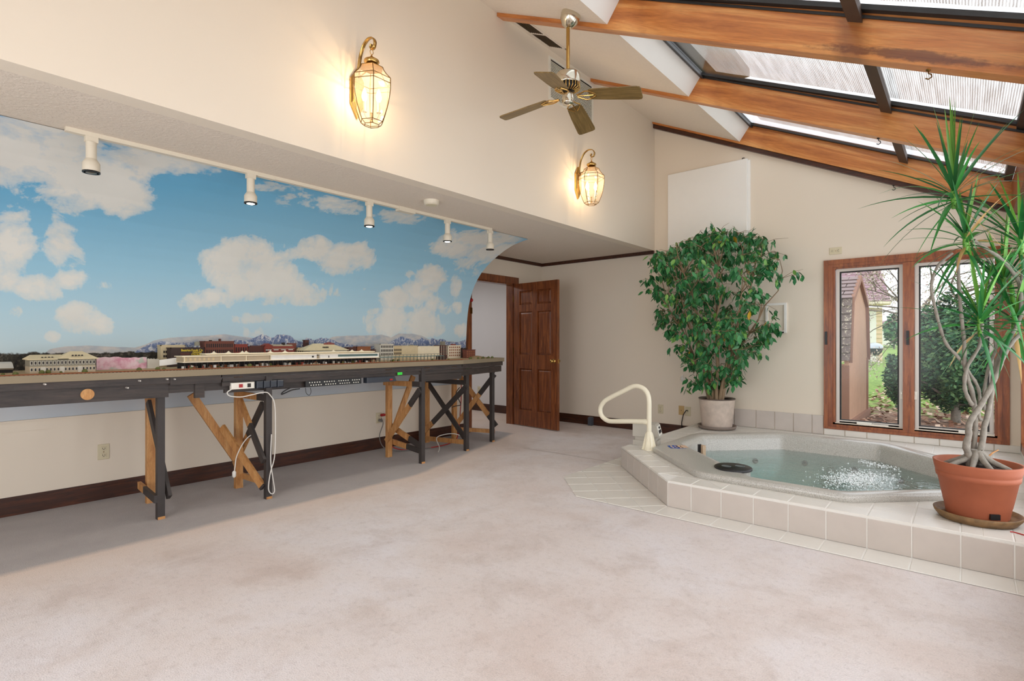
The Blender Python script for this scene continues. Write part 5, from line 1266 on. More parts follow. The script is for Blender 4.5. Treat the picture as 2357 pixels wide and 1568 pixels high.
for u, w_, mi_ in ((-.055, .022, 1), (-.02, .012, 1), (.0, .012, 2), (.03, .010, 2)):
    dm.tube([dp(u, -.045, .001), dp(u - .008, .0, .001), dp(u + .004, .05, .001)], w_ * .28, 6, mi=mi_)
part('decal_marks', dm, [M_blue, M_dtan, M_slot], tub)
# water
def watermat():
    m, n, l, b = nt('tub_water'); n.remove(b); out = n['Material Output']
    t_ = n.new('ShaderNodeBsdfTransparent'); g = n.new('ShaderNodeBsdfGlossy'); x = n.new('ShaderNodeMixShader'); va = n.new('ShaderNodeVolumeAbsorption')
    g.inputs['Roughness'].default_value = .06; t_.inputs[0].default_value = (.93, .985, .985, 1)
    u = n.new('ShaderNodeBump'); u.inputs['Strength'].default_value = .55; u.inputs['Distance'].default_value = .02
    nz = noise_node(n, l, 9, 4, .6, dist=.6); l.new(nz, u.inputs['Height']); l.new(u.outputs[0], g.inputs['Normal'])
    l.new(facing_fresnel(n, l, .04, 3.6, u.outputs[0]), x.inputs[0]); l.new(t_.outputs[0], x.inputs[1]); l.new(g.outputs[0], x.inputs[2]); l.new(x.outputs[0], out.inputs['Surface'])
    va.inputs['Color'].default_value = (.26, .86, .86, 1); va.inputs['Density'].default_value = .85; l.new(va.outputs[0], out.inputs['Volume'])
    return m
WZ = .085
top = octpts(RA - .17, WZ, C0 - .025, .036); bot = octpts(RA - .2, -.75, C0 - .02, .1)
mb = MB(); mb.v += top; mb.v += bot; nn = len(top)
mb.f.append(tuple(range(nn))); mb.f.append(tuple(range(2 * nn - 1, nn - 1, -1)))
for k in range(nn): mb.f.append((nn + k, nn + (k + 1) % nn, (k + 1) % nn, k))
mb.sm += [False] * len(mb.f); mb.mi += [0] * len(mb.f)
solo('water', mb, watermat(), 'clear blue green water filling the hot tub', 'water', kind='stuff')
fo = MB(); R4 = random.Random(11)  # white bubbles, massed to stand in for skylight glare on the water too
for k in range(1900):
    if k % 8: X, Yy = 1972 + 62 * R4.gauss(0, .62), 1103 + 17 * R4.gauss(0, .62)
    else: X = 1975 + 95 * R4.random(); Yy = 1062 + (X - 1975) * .18 + 3 * R4.gauss(0, 1)
    p = Zp(X, Yy, WZ); r_ = Vector((p.x, p.y)) - CT
    if max(n_.dot(r_) - d for n_, d in octo(RA - .19)) < 0: s = .0018 + .0048 * R4.random() ** 2; fo.lathe([(s, 0), (s * .7, s * .6), (1e-5, s * .9)], p, 6)
solo('foam_and_glare', fo, mat('bubble_glare_white', (240, 244, 244), .3), 'white bubbles and painted skylight glare on the hot tub water', 'bubbles', kind='stuff')

# handrail
t = thing('handrail', (-2.215, 4.60, DZ_), 'cream looped grab rail standing on the corner of the tub deck', 'handrail')
hy = 4.60
def hp(X, Yy): return Yp(X, Yy, hy)
path = [hp(1494, 1010), hp(1494, 960), hp(1494, 925), hp(1491, 908), hp(1484, 897), hp(1474, 891), hp(1464, 889), hp(1454, 891), hp(1440, 898), hp(1400, 918), hp(1388, 928), hp(1382, 940), hp(1383, 953), hp(1389, 962), hp(1398, 968), hp(1410, 970), hp(1450, 970), hp(1492, 971)]
part('loop_tube', MB().tube(curve(path, 4), .0225, 14), M_cream, t)
part('collar', MB().lathe([(.027, 0), (.027, .03)], hp(1483, 971), 14, M=Matrix(((0, 0, 1), (0, 1, 0), (-1, 0, 0)))), M_cream, t)
p0 = hp(1494, 1035); 
bs_ = MB().lathe([(.062, DZ_), (.062, DZ_ + .008), (.052, DZ_ + .012), (.036, .33), (.027, .355)], (p0.x, hy, 0), 18); part('base', bs_, M_cream, t)
for k in range(8):
    q = k * math.pi / 4; e_ = Vector((math.cos(q), math.sin(q), 0)); c_ = Vector((p0.x, hy, 0)); tt = Vector((-e_.y, e_.x, 0)) * .004
    part('rib', MB().prism([c_ + e_ * .03 + Vector((0, 0, DZ_ + .006)), c_ + e_ * .072 + Vector((0, 0, DZ_ + .006)), c_ + e_ * .066 + Vector((0, 0, DZ_ + .02)), c_ + e_ * .034 + Vector((0, 0, .345))], tt, -tt), M_cream, t)
# spa control stand
t = thing('spa_control_box', (-2.36, 4.80, DZ_), 'grey pedestal control box with a slanted white panel behind the handrail', 'control box')
M_cgrey = mat('box_grey', (190, 184, 172), .5, var=.03); c_ = Vector((-2.37, 4.83, 0)); rz = ANG * .35
part('foot', MB().cbox(c_ + Vector((0, 0, .215)), (.235, .17, .05), rz), M_cgrey, t); part('neck', MB().cbox(c_ + Vector((0, 0, .26)), (.20, .14, .05), rz), M_cgrey, t)
Mz = Matrix.Rotation(rz, 3, 'Z'); hd = MB(); sec = [(-.12, .275), (.075, .275), (.13, .28), (.105, .385), (.09, .395), (-.12, .40)]
hd.prism([c_ + Mz @ Vector((u, -.085, v)) for u, v in sec], Mz @ Vector((0, .17, 0)), (0, 0, 0)); part('housing', hd, M_cgrey, t)
a = Vector((.131, 0, .285)); b = Vector((.107, 0, .383)); nn_ = Vector((.98, 0, .24)); pl = MB()
def fp(v, w, o): return c_ + Mz @ (a + (b - a) * w + Vector((0, v, 0)) + nn_ * o)
pl.prism([fp(-.075, .04, 0), fp(.075, .04, 0), fp(.075, .97, 0), fp(-.075, .97, 0)], Mz @ (nn_ * .0), Mz @ (nn_ * .003)); pn = part('control_panel', pl, M_white, t)
for k in range(3): part('switch', MB().prism([fp(-.05 + k * .035, .25, .003), fp(-.03 + k * .035, .25, .003), fp(-.03 + k * .035, .55, .003), fp(-.05 + k * .035, .55, .003)], (0, 0, 0), Mz @ (nn_ * .005)), M_black, pn)
part('dial', MB().prism([fp(-.02, .68, .003), fp(.02, .68, .003), fp(.02, .85, .003), fp(-.02, .85, .003)], (0, 0, 0), Mz @ (nn_ * .006)), M_slot, pn)
# door stops, small things on the floor
solo('floor_wedge', MB().prism([(-4.10, 6.50, 0), (-4.04, 6.50, 0), (-4.04, 6.56, 0), (-4.10, 6.56, 0)], (0, 0, 0), (0, 0, .12), .01), mat('slate_plastic', (74, 78, 86), .6), 'dark grey block on the carpet behind the open door', 'door stop')
solo('floor_wedge', MB().prism([(-5.1, 5.93, 0), (-5.03, 5.93, 0), (-5.03, 5.99, 0), (-5.1, 5.99, 0)], (0, 0, 0), (0, 0, .1), .01) if False else MB().prism([(-5.18, 6.1, 0), (-5.1, 6.1, 0), (-5.1, 6.18, 0), (-5.18, 6.18, 0)], (0, 0, 0), (0, 0, .09), .01), M_slot, 'small dark block on the hall carpet beside the door jamb', 'door stop')
cable([Zp(2325, 1226, DZ_) + Vector((0, 0, .004)), Zp(2345, 1230, DZ_) + Vector((0, 0, .004)), Vector((.33, 3.72, DZ_ + .004))], .003, M_redc, 'thin red wire lying on the tiles by the terracotta pot', 'wire', 'wire')

# ================================================================ FICUS
fb = Vector((-2.19, 6.24, DZ_))
M_leafs = [mat('ficus_leaf_%s' % k, c, .32, var=.2, vs_=12, spec=.6) for k, c in (('deep', (46, 112, 64)), ('mid', (62, 136, 76)), ('light', (112, 164, 76)), ('yellow', (206, 168, 50)))]
plant = thing('potted_ficus', fb, 'bushy many stemmed weeping fig in a pale marbled pot in the corner', 'plant')
part('pot', MB().lathe([(.165, .03), (.195, .33), (.197, .345), (.186, .345), (.18, .30), (1e-5, .30)], fb, 36), M_pot, plant)
part('pot_rim', MB().lathe([(.198, .338), (.201, .342), (.201, .352), (.187, .352), (.187, .338)], fb, 36), mat('rim_brown', (104, 88, 78), .5), plant)
part('saucer', MB().lathe([(.17, .001), (.2, .006), (.215, .04), (.205, .042), (.185, .02), (1e-5, .018)], fb, 36), M_potr, plant)
part('soil', MB().lathe([(.18, .31), (.1, .318), (1e-5, .32)], fb, 24), M_soil, plant)
RF = random.Random(21)
OUT = [(532, 1600, 1760), (550, 1560, 1770), (575, 1520, 1790), (600, 1492, 1818), (640, 1485, 1808), (700, 1490, 1803), (740, 1515, 1795), (780, 1552, 1778), (830, 1562, 1742), (870, 1572, 1700), (892, 1590, 1688)]
def span(Yy):
    return interp([(o[0], o[1]) for o in OUT], Yy), interp([(o[0], o[2]) for o in OUT], Yy)
cl = []
tries = 0
while len(cl) < 150 and tries < 4000:
    tries += 1
    Yy = 535 + 350 * RF.random() ** 1.25; a, b = span(Yy); X = a + 8 + (b - a - 16) * RF.random(); w_ = (b - a) / 2 * .0057; rel = (X - (a + b) / 2) / ((b - a) / 2)
    dmax = min(.72, w_ * .8) * math.sqrt(max(.05, 1 - rel * rel)); y = fb.y - .02 + dmax * (RF.random() * 1.5 - 1.15); y = min(y, YB - .2)
    p = Yp(X, Yy, y)
    if all((p - q).length > .135 for q in cl): cl.append(p)
stems = []
for k in range(13):
    q = 2 * math.pi * k / 13 + RF.random() * .3; r0 = .03 + .055 * RF.random(); b0 = fb + Vector((r0 * math.cos(q), r0 * math.sin(q), .31)); f_ = .25 + .75 * RF.random()
    tip = fb + Vector((.78 * f_ * math.cos(q), min(.26, .5 * f_ * math.sin(q)), 1.25 + .75 * RF.random()))
    P = []
    for i in range(9):
        s = i / 8; e_ = s ** 1.35; P.append(b0 + (tip - b0) * s + Vector(((tip - b0).x * (e_ - s), (tip - b0).y * (e_ - s), 0)) + Vector((RF.gauss(0, .013), RF.gauss(0, .013), 0)) * (1 if i else 0))
    stems.append(P); part('stem', MB().tube(P, [.021 - .016 * i / 8 for i in range(9)], 7), M_barkf, plant)
tw = MB(); allp = [(p, i, P) for P in stems for i, p in enumerate(P) if i > 2]
leaves = []
for c in cl:
    cand = sorted(allp, key=lambda s: (s[0] - (c - Vector((0, 0, .22)))).length)[:3]; s = cand[0][0]; m_ = (s + c) / 2 + Vector((RF.gauss(0, .03), RF.gauss(0, .03), .05))
    tw.tube([s, m_, c], [.006, .0045, .003], 5)
    for k in range(5):
        e_ = c + Vector((RF.gauss(0, .085), RF.gauss(0, .07), RF.gauss(0, .05))); e_.y = min(e_.y, YB - .05); tw.tube([c, (c + e_) / 2 + Vector((0, 0, .02)), e_], [.0028, .002, .0012], 4)
        for j in range(5):
            t_ = .3 + .7 * RF.random(); p = c + (e_ - c) * t_ + Vector((RF.gauss(0, .02), RF.gauss(0, .02), RF.gauss(0, .015))); p.y = min(p.y, YB - .10)
            yaw = RF.random() * 6.283; pitch = .35 + .9 * RF.random(); roll = RF.gauss(0, .5); leaves.append((p, (roll, pitch, yaw), .8 + .5 * RF.random(), RF.random()))
part('twigs', tw, M_barkf, plant, kind='stuff')
LP = [(0, 0, 0), (.018, .014, -.001), (.042, .018, -.004), (.062, .009, -.008), (.078, 0, -.013), (.062, -.009, -.008), (.042, -.018, -.004), (.018, -.014, -.001), (.02, 0, -.005), (.045, 0, -.009), (.063, 0, -.0115)]
LFc = [(0, 8, 1), (8, 9, 2, 1), (9, 10, 3, 2), (10, 4, 3), (0, 7, 8), (7, 6, 9, 8), (6, 5, 10, 9), (5, 4, 10)]
lme = []
for m_ in M_leafs:
    me = bpy.data.meshes.new('leaf'); me.from_pydata(LP, [], LFc); me.materials.append(m_); me.polygons.foreach_set('use_smooth', [True] * len(LFc)); lme.append(me)
from mathutils import Euler
leaves.sort(key=lambda L: (L[0] - EYE).length)
fol = MB()
for i, (p, r, s, h) in enumerate(leaves):
    k = 0 if h < .5 else 1 if h < .9 else 2 if h < .993 else 3
    if i < 300: placed('leaf', lme[k], p, r, plant, s)
    else:
        Mx = Euler(r).to_matrix(); fol.add([p + Mx @ (Vector(v) * s) for v in LP], LFc, True, k)
part('foliage', fol, M_leafs, plant, kind='stuff')

# ================================================================ DRACAENA
db = Vector((.050, 3.985, DZ_))
dra = thing('potted_dracaena', db, 'tall dragon tree with twisted grey trunks in a terracotta pot on the deck', 'plant')
part('pot', MB().lathe([(.138, .03), (.142, .055), (.148, .09), (.15, .095), (.176, .235), (.183, .238), (.186, .262), (.183, .266), (.187, .27), (.192, .292), (.196, .315), (.198, .325), (.186, .325), (.18, .29), (1e-5, .285)], db, 44), M_terra, dra)
part('drain_hole', MB().cbox(db + Vector((.07, -.128, .06)), (.045, .016, .03), .5), M_black, dra)
part('saucer', MB().lathe([(.15, .001), (.17, .004), (.19, .03), (.196, .048), (.188, .05), (.178, .03), (1e-5, .022)], db, 40), M_saucer, dra)
so = MB(); so.lathe([(.18, .285), (.12, .298), (1e-5, .305)], db, 24)
part('soil', so, M_soil, dra)
DD = (db - EYE).dot(FW)
def dd(X, Yy, o=0): return Dp(X, Yy, DD + o)
def z6(a, b, o=0): return dd(2050 + a / 3.407, 780 + b / 3.407, o)
def z3(a, b, o=0): return dd(1860 + a / 3.016, 540 + b / 3.016, o)
TR = [([z6(620, 1085), z6(622, 1000), z6(608, 900), z6(590, 840), z6(612, 760), z6(612, 690), z6(640, 620), z6(690, 550), z6(740, 465), z6(800, 350), z6(850, 230), z6(900, 110), z6(960, 20), z3(1475, 690)], .022, .012),
      ([z6(690, 1090, .02), z6(690, 980, .02), z6(690, 920, .02), z6(722, 800, .03), z6(735, 690, .04), z6(760, 600, .04), z6(790, 430, .04), z6(815, 260, .03), z6(860, 120, .03), z3(1440, 650, .03), z3(1480, 560, .02)], .021, .011),
      ([z6(660, 1075, .06), z6(652, 950, .06), z6(655, 830, .06), z6(665, 690, .06), z6(660, 560, .06), z6(640, 420, .05), z6(600, 300, .05), z6(580, 180, .05), z3(1085, 760, .05), z3(1070, 620, .05), z3(1050, 400, .05), z3(1040, 160, .05)], .017, .010),
      ([z6(640, 520, .02), z6(605, 460, .02), z6(580, 380, .03), z6(585, 280, .03), z6(610, 200, .03), z6(690, 70, .02), z3(1200, 700, .02), z3(1210, 620, .0)], .013, .009),
      ([z6(715, 640, .05), z6(690, 600, .05), z6(700, 470, .06), z6(680, 370, .06), z6(625, 280, .06), z3(1040, 850, .06), z3(960, 760, .06), z3(915, 640, .06), z3(880, 500, .06), z3(855, 360, .05), z3(900, 220, .05), z3(1000, 130, .04)], .011, .009),
      ([z6(735, 560, .05), z6(735, 400, .06), z6(770, 220, .06), z6(822, 90, .06), z3(1300, 760, .05), z3(1285, 700, .05), z3(1180, 740, .05)], .010, .008),
      ([z3(1480, 560, .02), z3(1478, 440, .02), z3(1470, 350, .02), z3(1420, 260, .02), z3(1340, 170, .01), z3(1240, 100, .01), z3(1150, 40, .0)], .013, .010),
      ([z3(1470, 350, .02), z3(1490, 280, .03), z3(1505, 180, .04)], .011, .009)]
for P, r0, r1_ in TR:
    Q = curve(P, 4); n_ = len(Q); part('trunk', MB().tube(Q, [.84 * (r0 + (r1_ - r0) * i / n_) + .0012 * math.sin(i * 1.9) for i in range(n_)], 9), M_bark, dra)
for k in range(9):
    q = k * .7 + .3; e_ = Vector((math.cos(q), math.sin(q), 0)); b0 = db + Vector((-.0, 0, .38)) + e_ * .012
    part('root', MB().tube(curve([b0, db + e_ * .05 + Vector((0, 0, .345)), db + e_ * (.10 + .02 * (k % 3)) + Vector((0, 0, .308)), db + e_ * (.13 + .02 * (k % 3)) + Vector((0, 0, .292))], 3), [.02 - .0012 * i for i in range(10)], 7), M_bark, dra)
part('side_twig', MB().tube([z6(715, 950), z6(760, 930), z6(800, 895), z6(845, 872)], [.006, .005, .004, .003], 6), M_pine, dra)
M_bl = [mat('blade_%d' % k, c, .35, var=.18, vs_=9, spec=.5) for k, c in enumerate(((34, 104, 48), (58, 134, 58), (104, 164, 62), (186, 150, 96)))]
RD = random.Random(4)
nb = 0
def blade(base, d, L, w, droop, m_):
    global nb
    d = d.normalized(); side = d.cross(Vector((0, 0, 1)))
    side = side.normalized() if side.length > .05 else Vector((1, 0, 0))
    side = (side + Vector((RD.gauss(0, .25), RD.gauss(0, .25), RD.gauss(0, .35)))).normalized(); V = []; F = []; p = Vector(base); dirv = d.copy(); N = 7
    for i in range(N + 1):
        s = i / N; hw_ = w * (min(1, .55 + s * 2.2) if s < .25 else max(.03, (1 - s) ** .7 * 1.25 if s > .35 else 1.0)) / 2
        up_ = dirv.cross(side).normalized(); V += [p - side * hw_, p + up_ * (-hw_ * .25), p + side * hw_]
        dirv = (dirv + Vector((0, 0, -droop / N))).normalized(); p = p + dirv * (L / N)
        p.x = min(p.x, XR - .05)
    for i in range(N): a = i * 3; F += [(a, a + 1, a + 4, a + 3), (a + 1, a + 2, a + 5, a + 4)]
    b = MB(); b.add(V, F, True, 0); nb += 1; part('blade', b, m_, dra)
def head(X, Yy, o, n_, L, up=0.25, aim=None, old=.12):
    c = dd(X, Yy, o); part('crown_stub', MB().tube([c - Vector((0, 0, .10)), c - Vector((0, 0, .04)), c + Vector((0, 0, .03))], [.009, .015, .012], 8), M_bl[2], dra)
    for k in range(n_):
        th = k * 2.399 + RD.random() * .4; el = -1.0 + 2.35 * ((k + .5) / n_) ** .8 + up; d = Vector((math.cos(th) * math.cos(el), math.sin(th) * math.cos(el), math.sin(el)))
        if aim: d = d + Vector(aim) * .35
        lo = k / n_; m_ = M_bl[3] if RD.random() < old * (1 - lo) * 1.6 else (M_bl[2] if lo > .85 else M_bl[1] if RD.random() < .45 else M_bl[0])
        blade(c + d * .012 + Vector((0, 0, -.08 + .11 * lo)), d, L * (.75 + .45 * RD.random()) * (.8 if m_ is M_bl[3] else 1), .019 + .006 * RD.random(), .95 * (1 - lo * .7) * (.6 + .7 * RD.random()), m_)
head(2195, 440, 0, 48, .43, .25)
head(2223, 545, .03, 38, .36, .1, (.2, 0, 0))
head(2256, 735, .02, 44, .38, .1)
head(2310, 650, .10, 38, .34, .15)
head(2350, 555, .06, 34, .40, .05, (-.6, 0, 0))
head(2335, 735, .06, 36, .38, .1, (-.3, 0, -.2))
# ================================================================ OUTSIDE THE WINDOW
GO = -.15
def gz(y): return GO + max(0, (y - 13)) * .018
def groundm():
    m, n, l, b = nt('yard'); t_ = n.new('ShaderNodeTexCoord'); s = n.new('ShaderNodeSeparateXYZ'); l.new(t_.outputs['Object'], s.inputs[0])
    a = noise_node(n, l, 1.3, 4, .6); c_ = noise_node(n, l, 9, 5, .7)
    leaf = ramp(n, l, c_, [(.35, lin((70, 52, 40))), (.5, lin((128, 96, 76))), (.62, lin((176, 146, 122)))]); gr = ramp(n, l, c_, [(.35, lin((84, 116, 44))), (.6, lin((140, 170, 74)))]); soil = ramp(n, l, c_, [(.4, lin((62, 54, 50))), (.65, lin((96, 84, 76)))])
    ad = n.new('ShaderNodeMath'); ad.operation = 'MULTIPLY_ADD'; l.new(a, ad.inputs[0]); ad.inputs[1].default_value = 7.0; l.new(s.outputs['Y'], ad.inputs[2])
    f = n.new('ShaderNodeMapRange'); f.inputs['From Min'].default_value = 15.6; f.inputs['From Max'].default_value = 17.2; l.new(ad.outputs[0], f.inputs['Value'])
    f2 = n.new('ShaderNodeMapRange'); f2.inputs['From Min'].default_value = 13.2; f2.inputs['From Max'].default_value = 14.2; l.new(ad.outputs[0], f2.inputs['Value'])
    col = mixrgb(n, l, f2.outputs[0], soil, leaf); col = mixrgb(n, l, f.outputs[0], col, gr); l.new(col, b.inputs['Base Color']); b.inputs['Roughness'].default_value = 1; return m
mb = MB(); ys = [6.75, 9, 11, 13, 16, 20, 26, 34, 50, 70]
for y in ys: mb.v += [(-26, y, gz(y)), (0, y, gz(y)), (14, y, gz(y))]
for i in range(len(ys) - 1):
    for k in range(2): a = 3 * i + k; mb.f.append((a, a + 1, a + 4, a + 3)); mb.sm.append(False); mb.mi.append(0)
struct('ground', mb, groundm())
RO = random.Random(9)
lm = MB()
for k in range(1500):
    y = 8 + 11 * RO.random(); x = -1.55 + 2.4 * RO.random() + (y - 8) * -.03; s = .03 + .035 * RO.random(); q = RO.random() * 6.28; a = Vector((math.cos(q), math.sin(q), RO.gauss(0, .4))) * s; b_ = Vector((-math.sin(q), math.cos(q), RO.gauss(0, .4))) * s * .7; p = Vector((x, y, gz(y) + .03)); lm.add([p - a, p - b_, p + a, p + b_], [(0, 1, 2, 3)], False, RO.randrange(3))
solo('leaf_litter', lm, [mat('dead_leaf_a', (176, 140, 116), .9), mat('dead_leaf_b', (132, 92, 72), .9), mat('dead_leaf_c', (206, 180, 158), .9)], 'brown fallen leaves scattered on the ground outside the window', 'fallen leaves', kind='stuff')
# garden shed with a gambrel roof; ridge along X, gable end faces +X
SX, SY0, SY1 = -1.39, 9.78, 11.84
def sz(Yy, y): return Yp(*(lambda X: (X, Yy))(1960), y).z
prof = [(SY0, .90), (SY0 + .22, 1.86), ((SY0 + SY1) / 2 - .05, 2.27), (SY1 - .22, 1.86), (SY1, .90)]
shed = thing('garden_shed', (-2.4, 10.8, GO), 'tan garden shed with a shingled barn roof close outside the window', 'shed')
M_shed = mat('shed_siding', (188, 148, 120), .85, var=.16, vs_=5, bmp=.3, bs=26); M_shedt = mat('shed_trim', (150, 112, 92), .85, var=.08)
part('gable_wall', MB().prism([(SX, SY0, GO)] + [(SX, y, z) for y, z in prof] + [(SX, SY1, GO)], (-.06, 0, 0), (0, 0, 0)), M_shed, shed)
for k in range(5):
    x1 = SX - .06 - .42 * k; part('siding_panel', MB().box((x1 - .415, SY0 + .01, GO), (x1, SY0 + .05, .84)), M_shed, shed)
part('corner_board', MB().box((SX - .09, SY0 - .004, GO), (SX + .006, SY0 + .02, .82)), M_shedt, shed)
part('corner_board', MB().box((SX, SY1 - .1, GO), (SX + .02, SY1 + .0, .9)), M_shedt, shed); part('base_board', MB().box((SX, SY0, GO), (SX + .05, SY1 + .03, GO + .10)), M_shedt, shed)
for a, b in zip(prof, prof[1:]): part('rake_board', MB().prism([(SX, a[0], a[1] - .04), (SX, b[0], b[1] - .04), (SX, b[0], b[1] + .05), (SX, a[0], a[1] + .05)], (0, 0, 0), (.05, 0, 0)), M_shedt, shed)
def shingm(nm, c1, c2, moss):
    m, n, l, b = nt(nm); a = noise_node(n, l, 26, 4, .75); g_ = noise_node(n, l, 3, 3); c_ = mixrgb(n, l, g_, lin(c1), lin(c2))
    if moss: c_ = mixrgb(n, l, ramp(n, l, a, [(.55, 0.0), (.62, .9)]), c_, lin(moss))
    l.new(c_, b.inputs['Base Color']); b.inputs['Roughness'].default_value = .95; return m
M_sh = shingm('mossy_shingle', (104, 92, 86), (128, 114, 106), (206, 196, 170)); M_sh2 = shingm('upper_shingle', (134, 116, 114), (156, 138, 134), None)
def courses(a, b, n_, m_, x0, x1, par, w=.30, off=.0):
    a, b = Vector((0, *a)), Vector((0, *b)); d = (b - a); nrm = Vector((0, -d.z, d.y)).normalized() 
    for r_ in range(n_):
        p = a + d * (r_ / n_); q = a + d * ((r_ + 1.12) / n_); x = x1 - (w / 2 if r_ % 2 else 0); first = True
        xa = x1
        while xa > x0:
            xb_ = max(x0, (x if first else xa - w)); 
            if first and r_ % 2 == 0: xb_ = xa - w
            first = False; g = .006
            V = [Vector((xb_ + g, p.y, p.z)) + nrm * (.032 + off), Vector((xa - g, p.y, p.z)) + nrm * (.032 + off), Vector((xa - g, q.y, q.z)) + nrm * (.012 + off), Vector((xb_ + g, q.y, q.z)) + nrm * (.012 + off)]
            part('shingle', MB().add(V + [v - nrm * .012 for v in V], [(0, 1, 2, 3), (4, 5, 1, 0), (5, 6, 2, 1), (7, 4, 0, 3), (6, 7, 3, 2)]), m_, par); xa = xb_
part('roof_deck', MB().prism([(SX - .03, y, z - .01) for y, z in prof], (-2.3, 0, 0), (0, 0, 0)), M_sh, shed)
courses((SY0 - .02, .89), (SY0 + .22, 1.88), 8, M_sh, -2.6, SX + .025, shed); courses((SY0 + .2, 1.87), ((SY0 + SY1) / 2 - .05, 2.29), 6, M_sh2, -2.6, SX + .025, shed)
# neighbour house
HD = 27.0
def hpix(X, Yy, d=HD): return Dp(X, Yy, d)
M_sid = mat('lap_siding', (222, 198, 160), .8, var=.05); M_proof = shingm('mauve_shingle', (146, 116, 122), (164, 134, 138), None)
nh = thing('neighbour_house', Vector((hpix(2000, 840).x, hpix(2000, 840).y, gz(hpix(2000, 840).y))), 'beige sided house with a mauve shingle roof behind the garden shed', 'house')
def slab(mb, X0, X1, Yt, Yb, d0, d1, mi=0):
    P = [hpix(X0, Yb, d0), hpix(X1, Yb, d0), hpix(X1, Yt, d0), hpix(X0, Yt, d0)]; v = FW * (d1 - d0); return mb.prism(P, v, (0, 0, 0), mi=mi)
zt = 836
for k in range(13): 
    mb = MB(); slab(mb, 1890, 2031, 708 + k * 10, 708 + k * 10 + 10.6, HD - .02 - .0 * k, HD + 4); 
    V = mb.v; V[0] = tuple(Vector(V[0]) - FW * .0); part('siding_board', mb, M_sid, nh)
    mb2 = MB(); slab(mb2, 1890, 2031, 717 + k * 10, 718.4 + k * 10, HD - .06, HD); part('siding_lip', mb2, M_sid, nh)
slb = MB(); slab(slb, 2001, 2017, 715, 836, HD - .1, HD); part('door', slb, M_white, nh); slb = MB(); slab(slb, 1996, 2002, 722, 800, HD - .12, HD); part('door_pane', slb, M_navy, nh)
part('fascia', slab(MB(), 1880, 2052, 693, 699, HD - 1.0, HD - .9), MT['trim'], nh); part('soffit', slab(MB(), 1880, 2050, 698, 702, HD - .95, HD), MT['tan'], nh)
rows_ = 14; a0, a1 = HD - 1.0, HD + 4.6
for r_ in range(rows_):
    def rp(X, f): Yb = 694 - 84 * f; d = a0 + (a1 - a0) * f; s = 1 - .0 * f; return hpix(X, Yb, d)
    f0, f1 = r_ / rows_, (r_ + 1.05) / rows_; xr0, xr1 = 2052 - 30 * f0, 2052 - 30 * f1
    P = [rp(1880, f0), rp(xr0, f0), rp(xr1, f1), rp(1880, f1)]; up_ = Vector((0, 0, .05)); part('shingle_course', MB().add([P[0] + up_, P[1] + up_, P[2], P[3], P[0], P[1]], [(0, 1, 2, 3), (4, 5, 1, 0)]), M_proof, nh)
# barbecue in front of it
bd = 24.0; gq = lambda X, Yy: Dp(X, Yy, bd)
gr_ = thing('barbecue', gq(2014, 845), 'silver domed barbecue on splayed legs beside the neighbour house', 'barbecue'); c0 = gq(2013, 802); sc_ = bd / FPX
part('lid', MB().lathe([(17 * sc_, 0), (16.5 * sc_, 5 * sc_), (12 * sc_, 10 * sc_), (5 * sc_, 12.5 * sc_), (1e-5, 13 * sc_)], c0, 20, sy=.7), mat('lid_silver', (186, 192, 198), .35, .5), gr_); part('bowl', MB().lathe([(1e-5, -17 * sc_), (8 * sc_, -16 * sc_), (14 * sc_, -9 * sc_), (17 * sc_, 0)], c0, 20, sy=.7), M_navy, gr_)
for dx in (-9, 9): part('leg', MB().tube([c0 + RT * (dx * .5 * sc_) - UP * 13 * sc_, c0 + RT * (dx * 1.2 * sc_) - UP * 44 * sc_], .02, 6), M_metal, gr_)
# white house far away, fence
fd = 48.0; fq = lambda X, Yy, d=fd: Dp(X, Yy, d); fhp = fq(2055, 770)
fh = thing('white_house', (fhp.x, fhp.y, gz(fhp.y)), 'small white house with a brown roof far across the lawn', 'house'); t3 = FW * 4
part('wall', MB().prism([fq(2030, 795), fq(2082, 795), fq(2082, 744), fq(2062, 730), fq(2030, 744)], (0, 0, 0), t3), M_white, fh); part('roof', MB().prism([fq(2026, 758), fq(2046, 744), fq(2042, 738), fq(2026, 742)], -FW * .4, t3), M_proof, fh); part('window', MB().prism([fq(2052, 772), fq(2059, 772), fq(2059, 755), fq(2052, 755)], -FW * .1, (0, 0, 0)), M_navy, fh); part('deck_rail', MB().prism([fq(2034, 783), fq(2052, 783), fq(2052, 776), fq(2034, 776)], -FW * 2, -FW * 1.9), M_shedt, fh)
# foliage makers
def leafcloud(mb, c, rad, n_, s0, s1, rng, nm, shell=.35, flat=.5, zmin=None):
    for k in range(n_):
        d = Vector((rng.gauss(0, 1), rng.gauss(0, 1), rng.gauss(0, 1))).normalized(); r = shell + (1 - shell) * rng.random() ** .5; bumpy = .82 + .36 * noise.noise(d * 2.3 + Vector((c.x, c.y, 0)))
        p = c + Vector((d.x * rad.x, d.y * rad.y, d.z * rad.z)) * r * bumpy
        if zmin is not None and p.z < zmin: continue
        s = s0 + (s1 - s0) * rng.random(); a = Vector((rng.gauss(0, 1), rng.gauss(0, 1), rng.gauss(0, flat))).normalized() * s; b_ = a.cross(d).normalized() * s * .5; mb.add([p - a, p - b_ , p + a, p + b_], [(0, 1, 2, 3)], False, rng.randrange(nm))
M_yew = [mat('yew_%d' % k, c, .8, var=.2) for k, c in enumerate(((44, 84, 62), (66, 112, 76), (104, 146, 96)))]
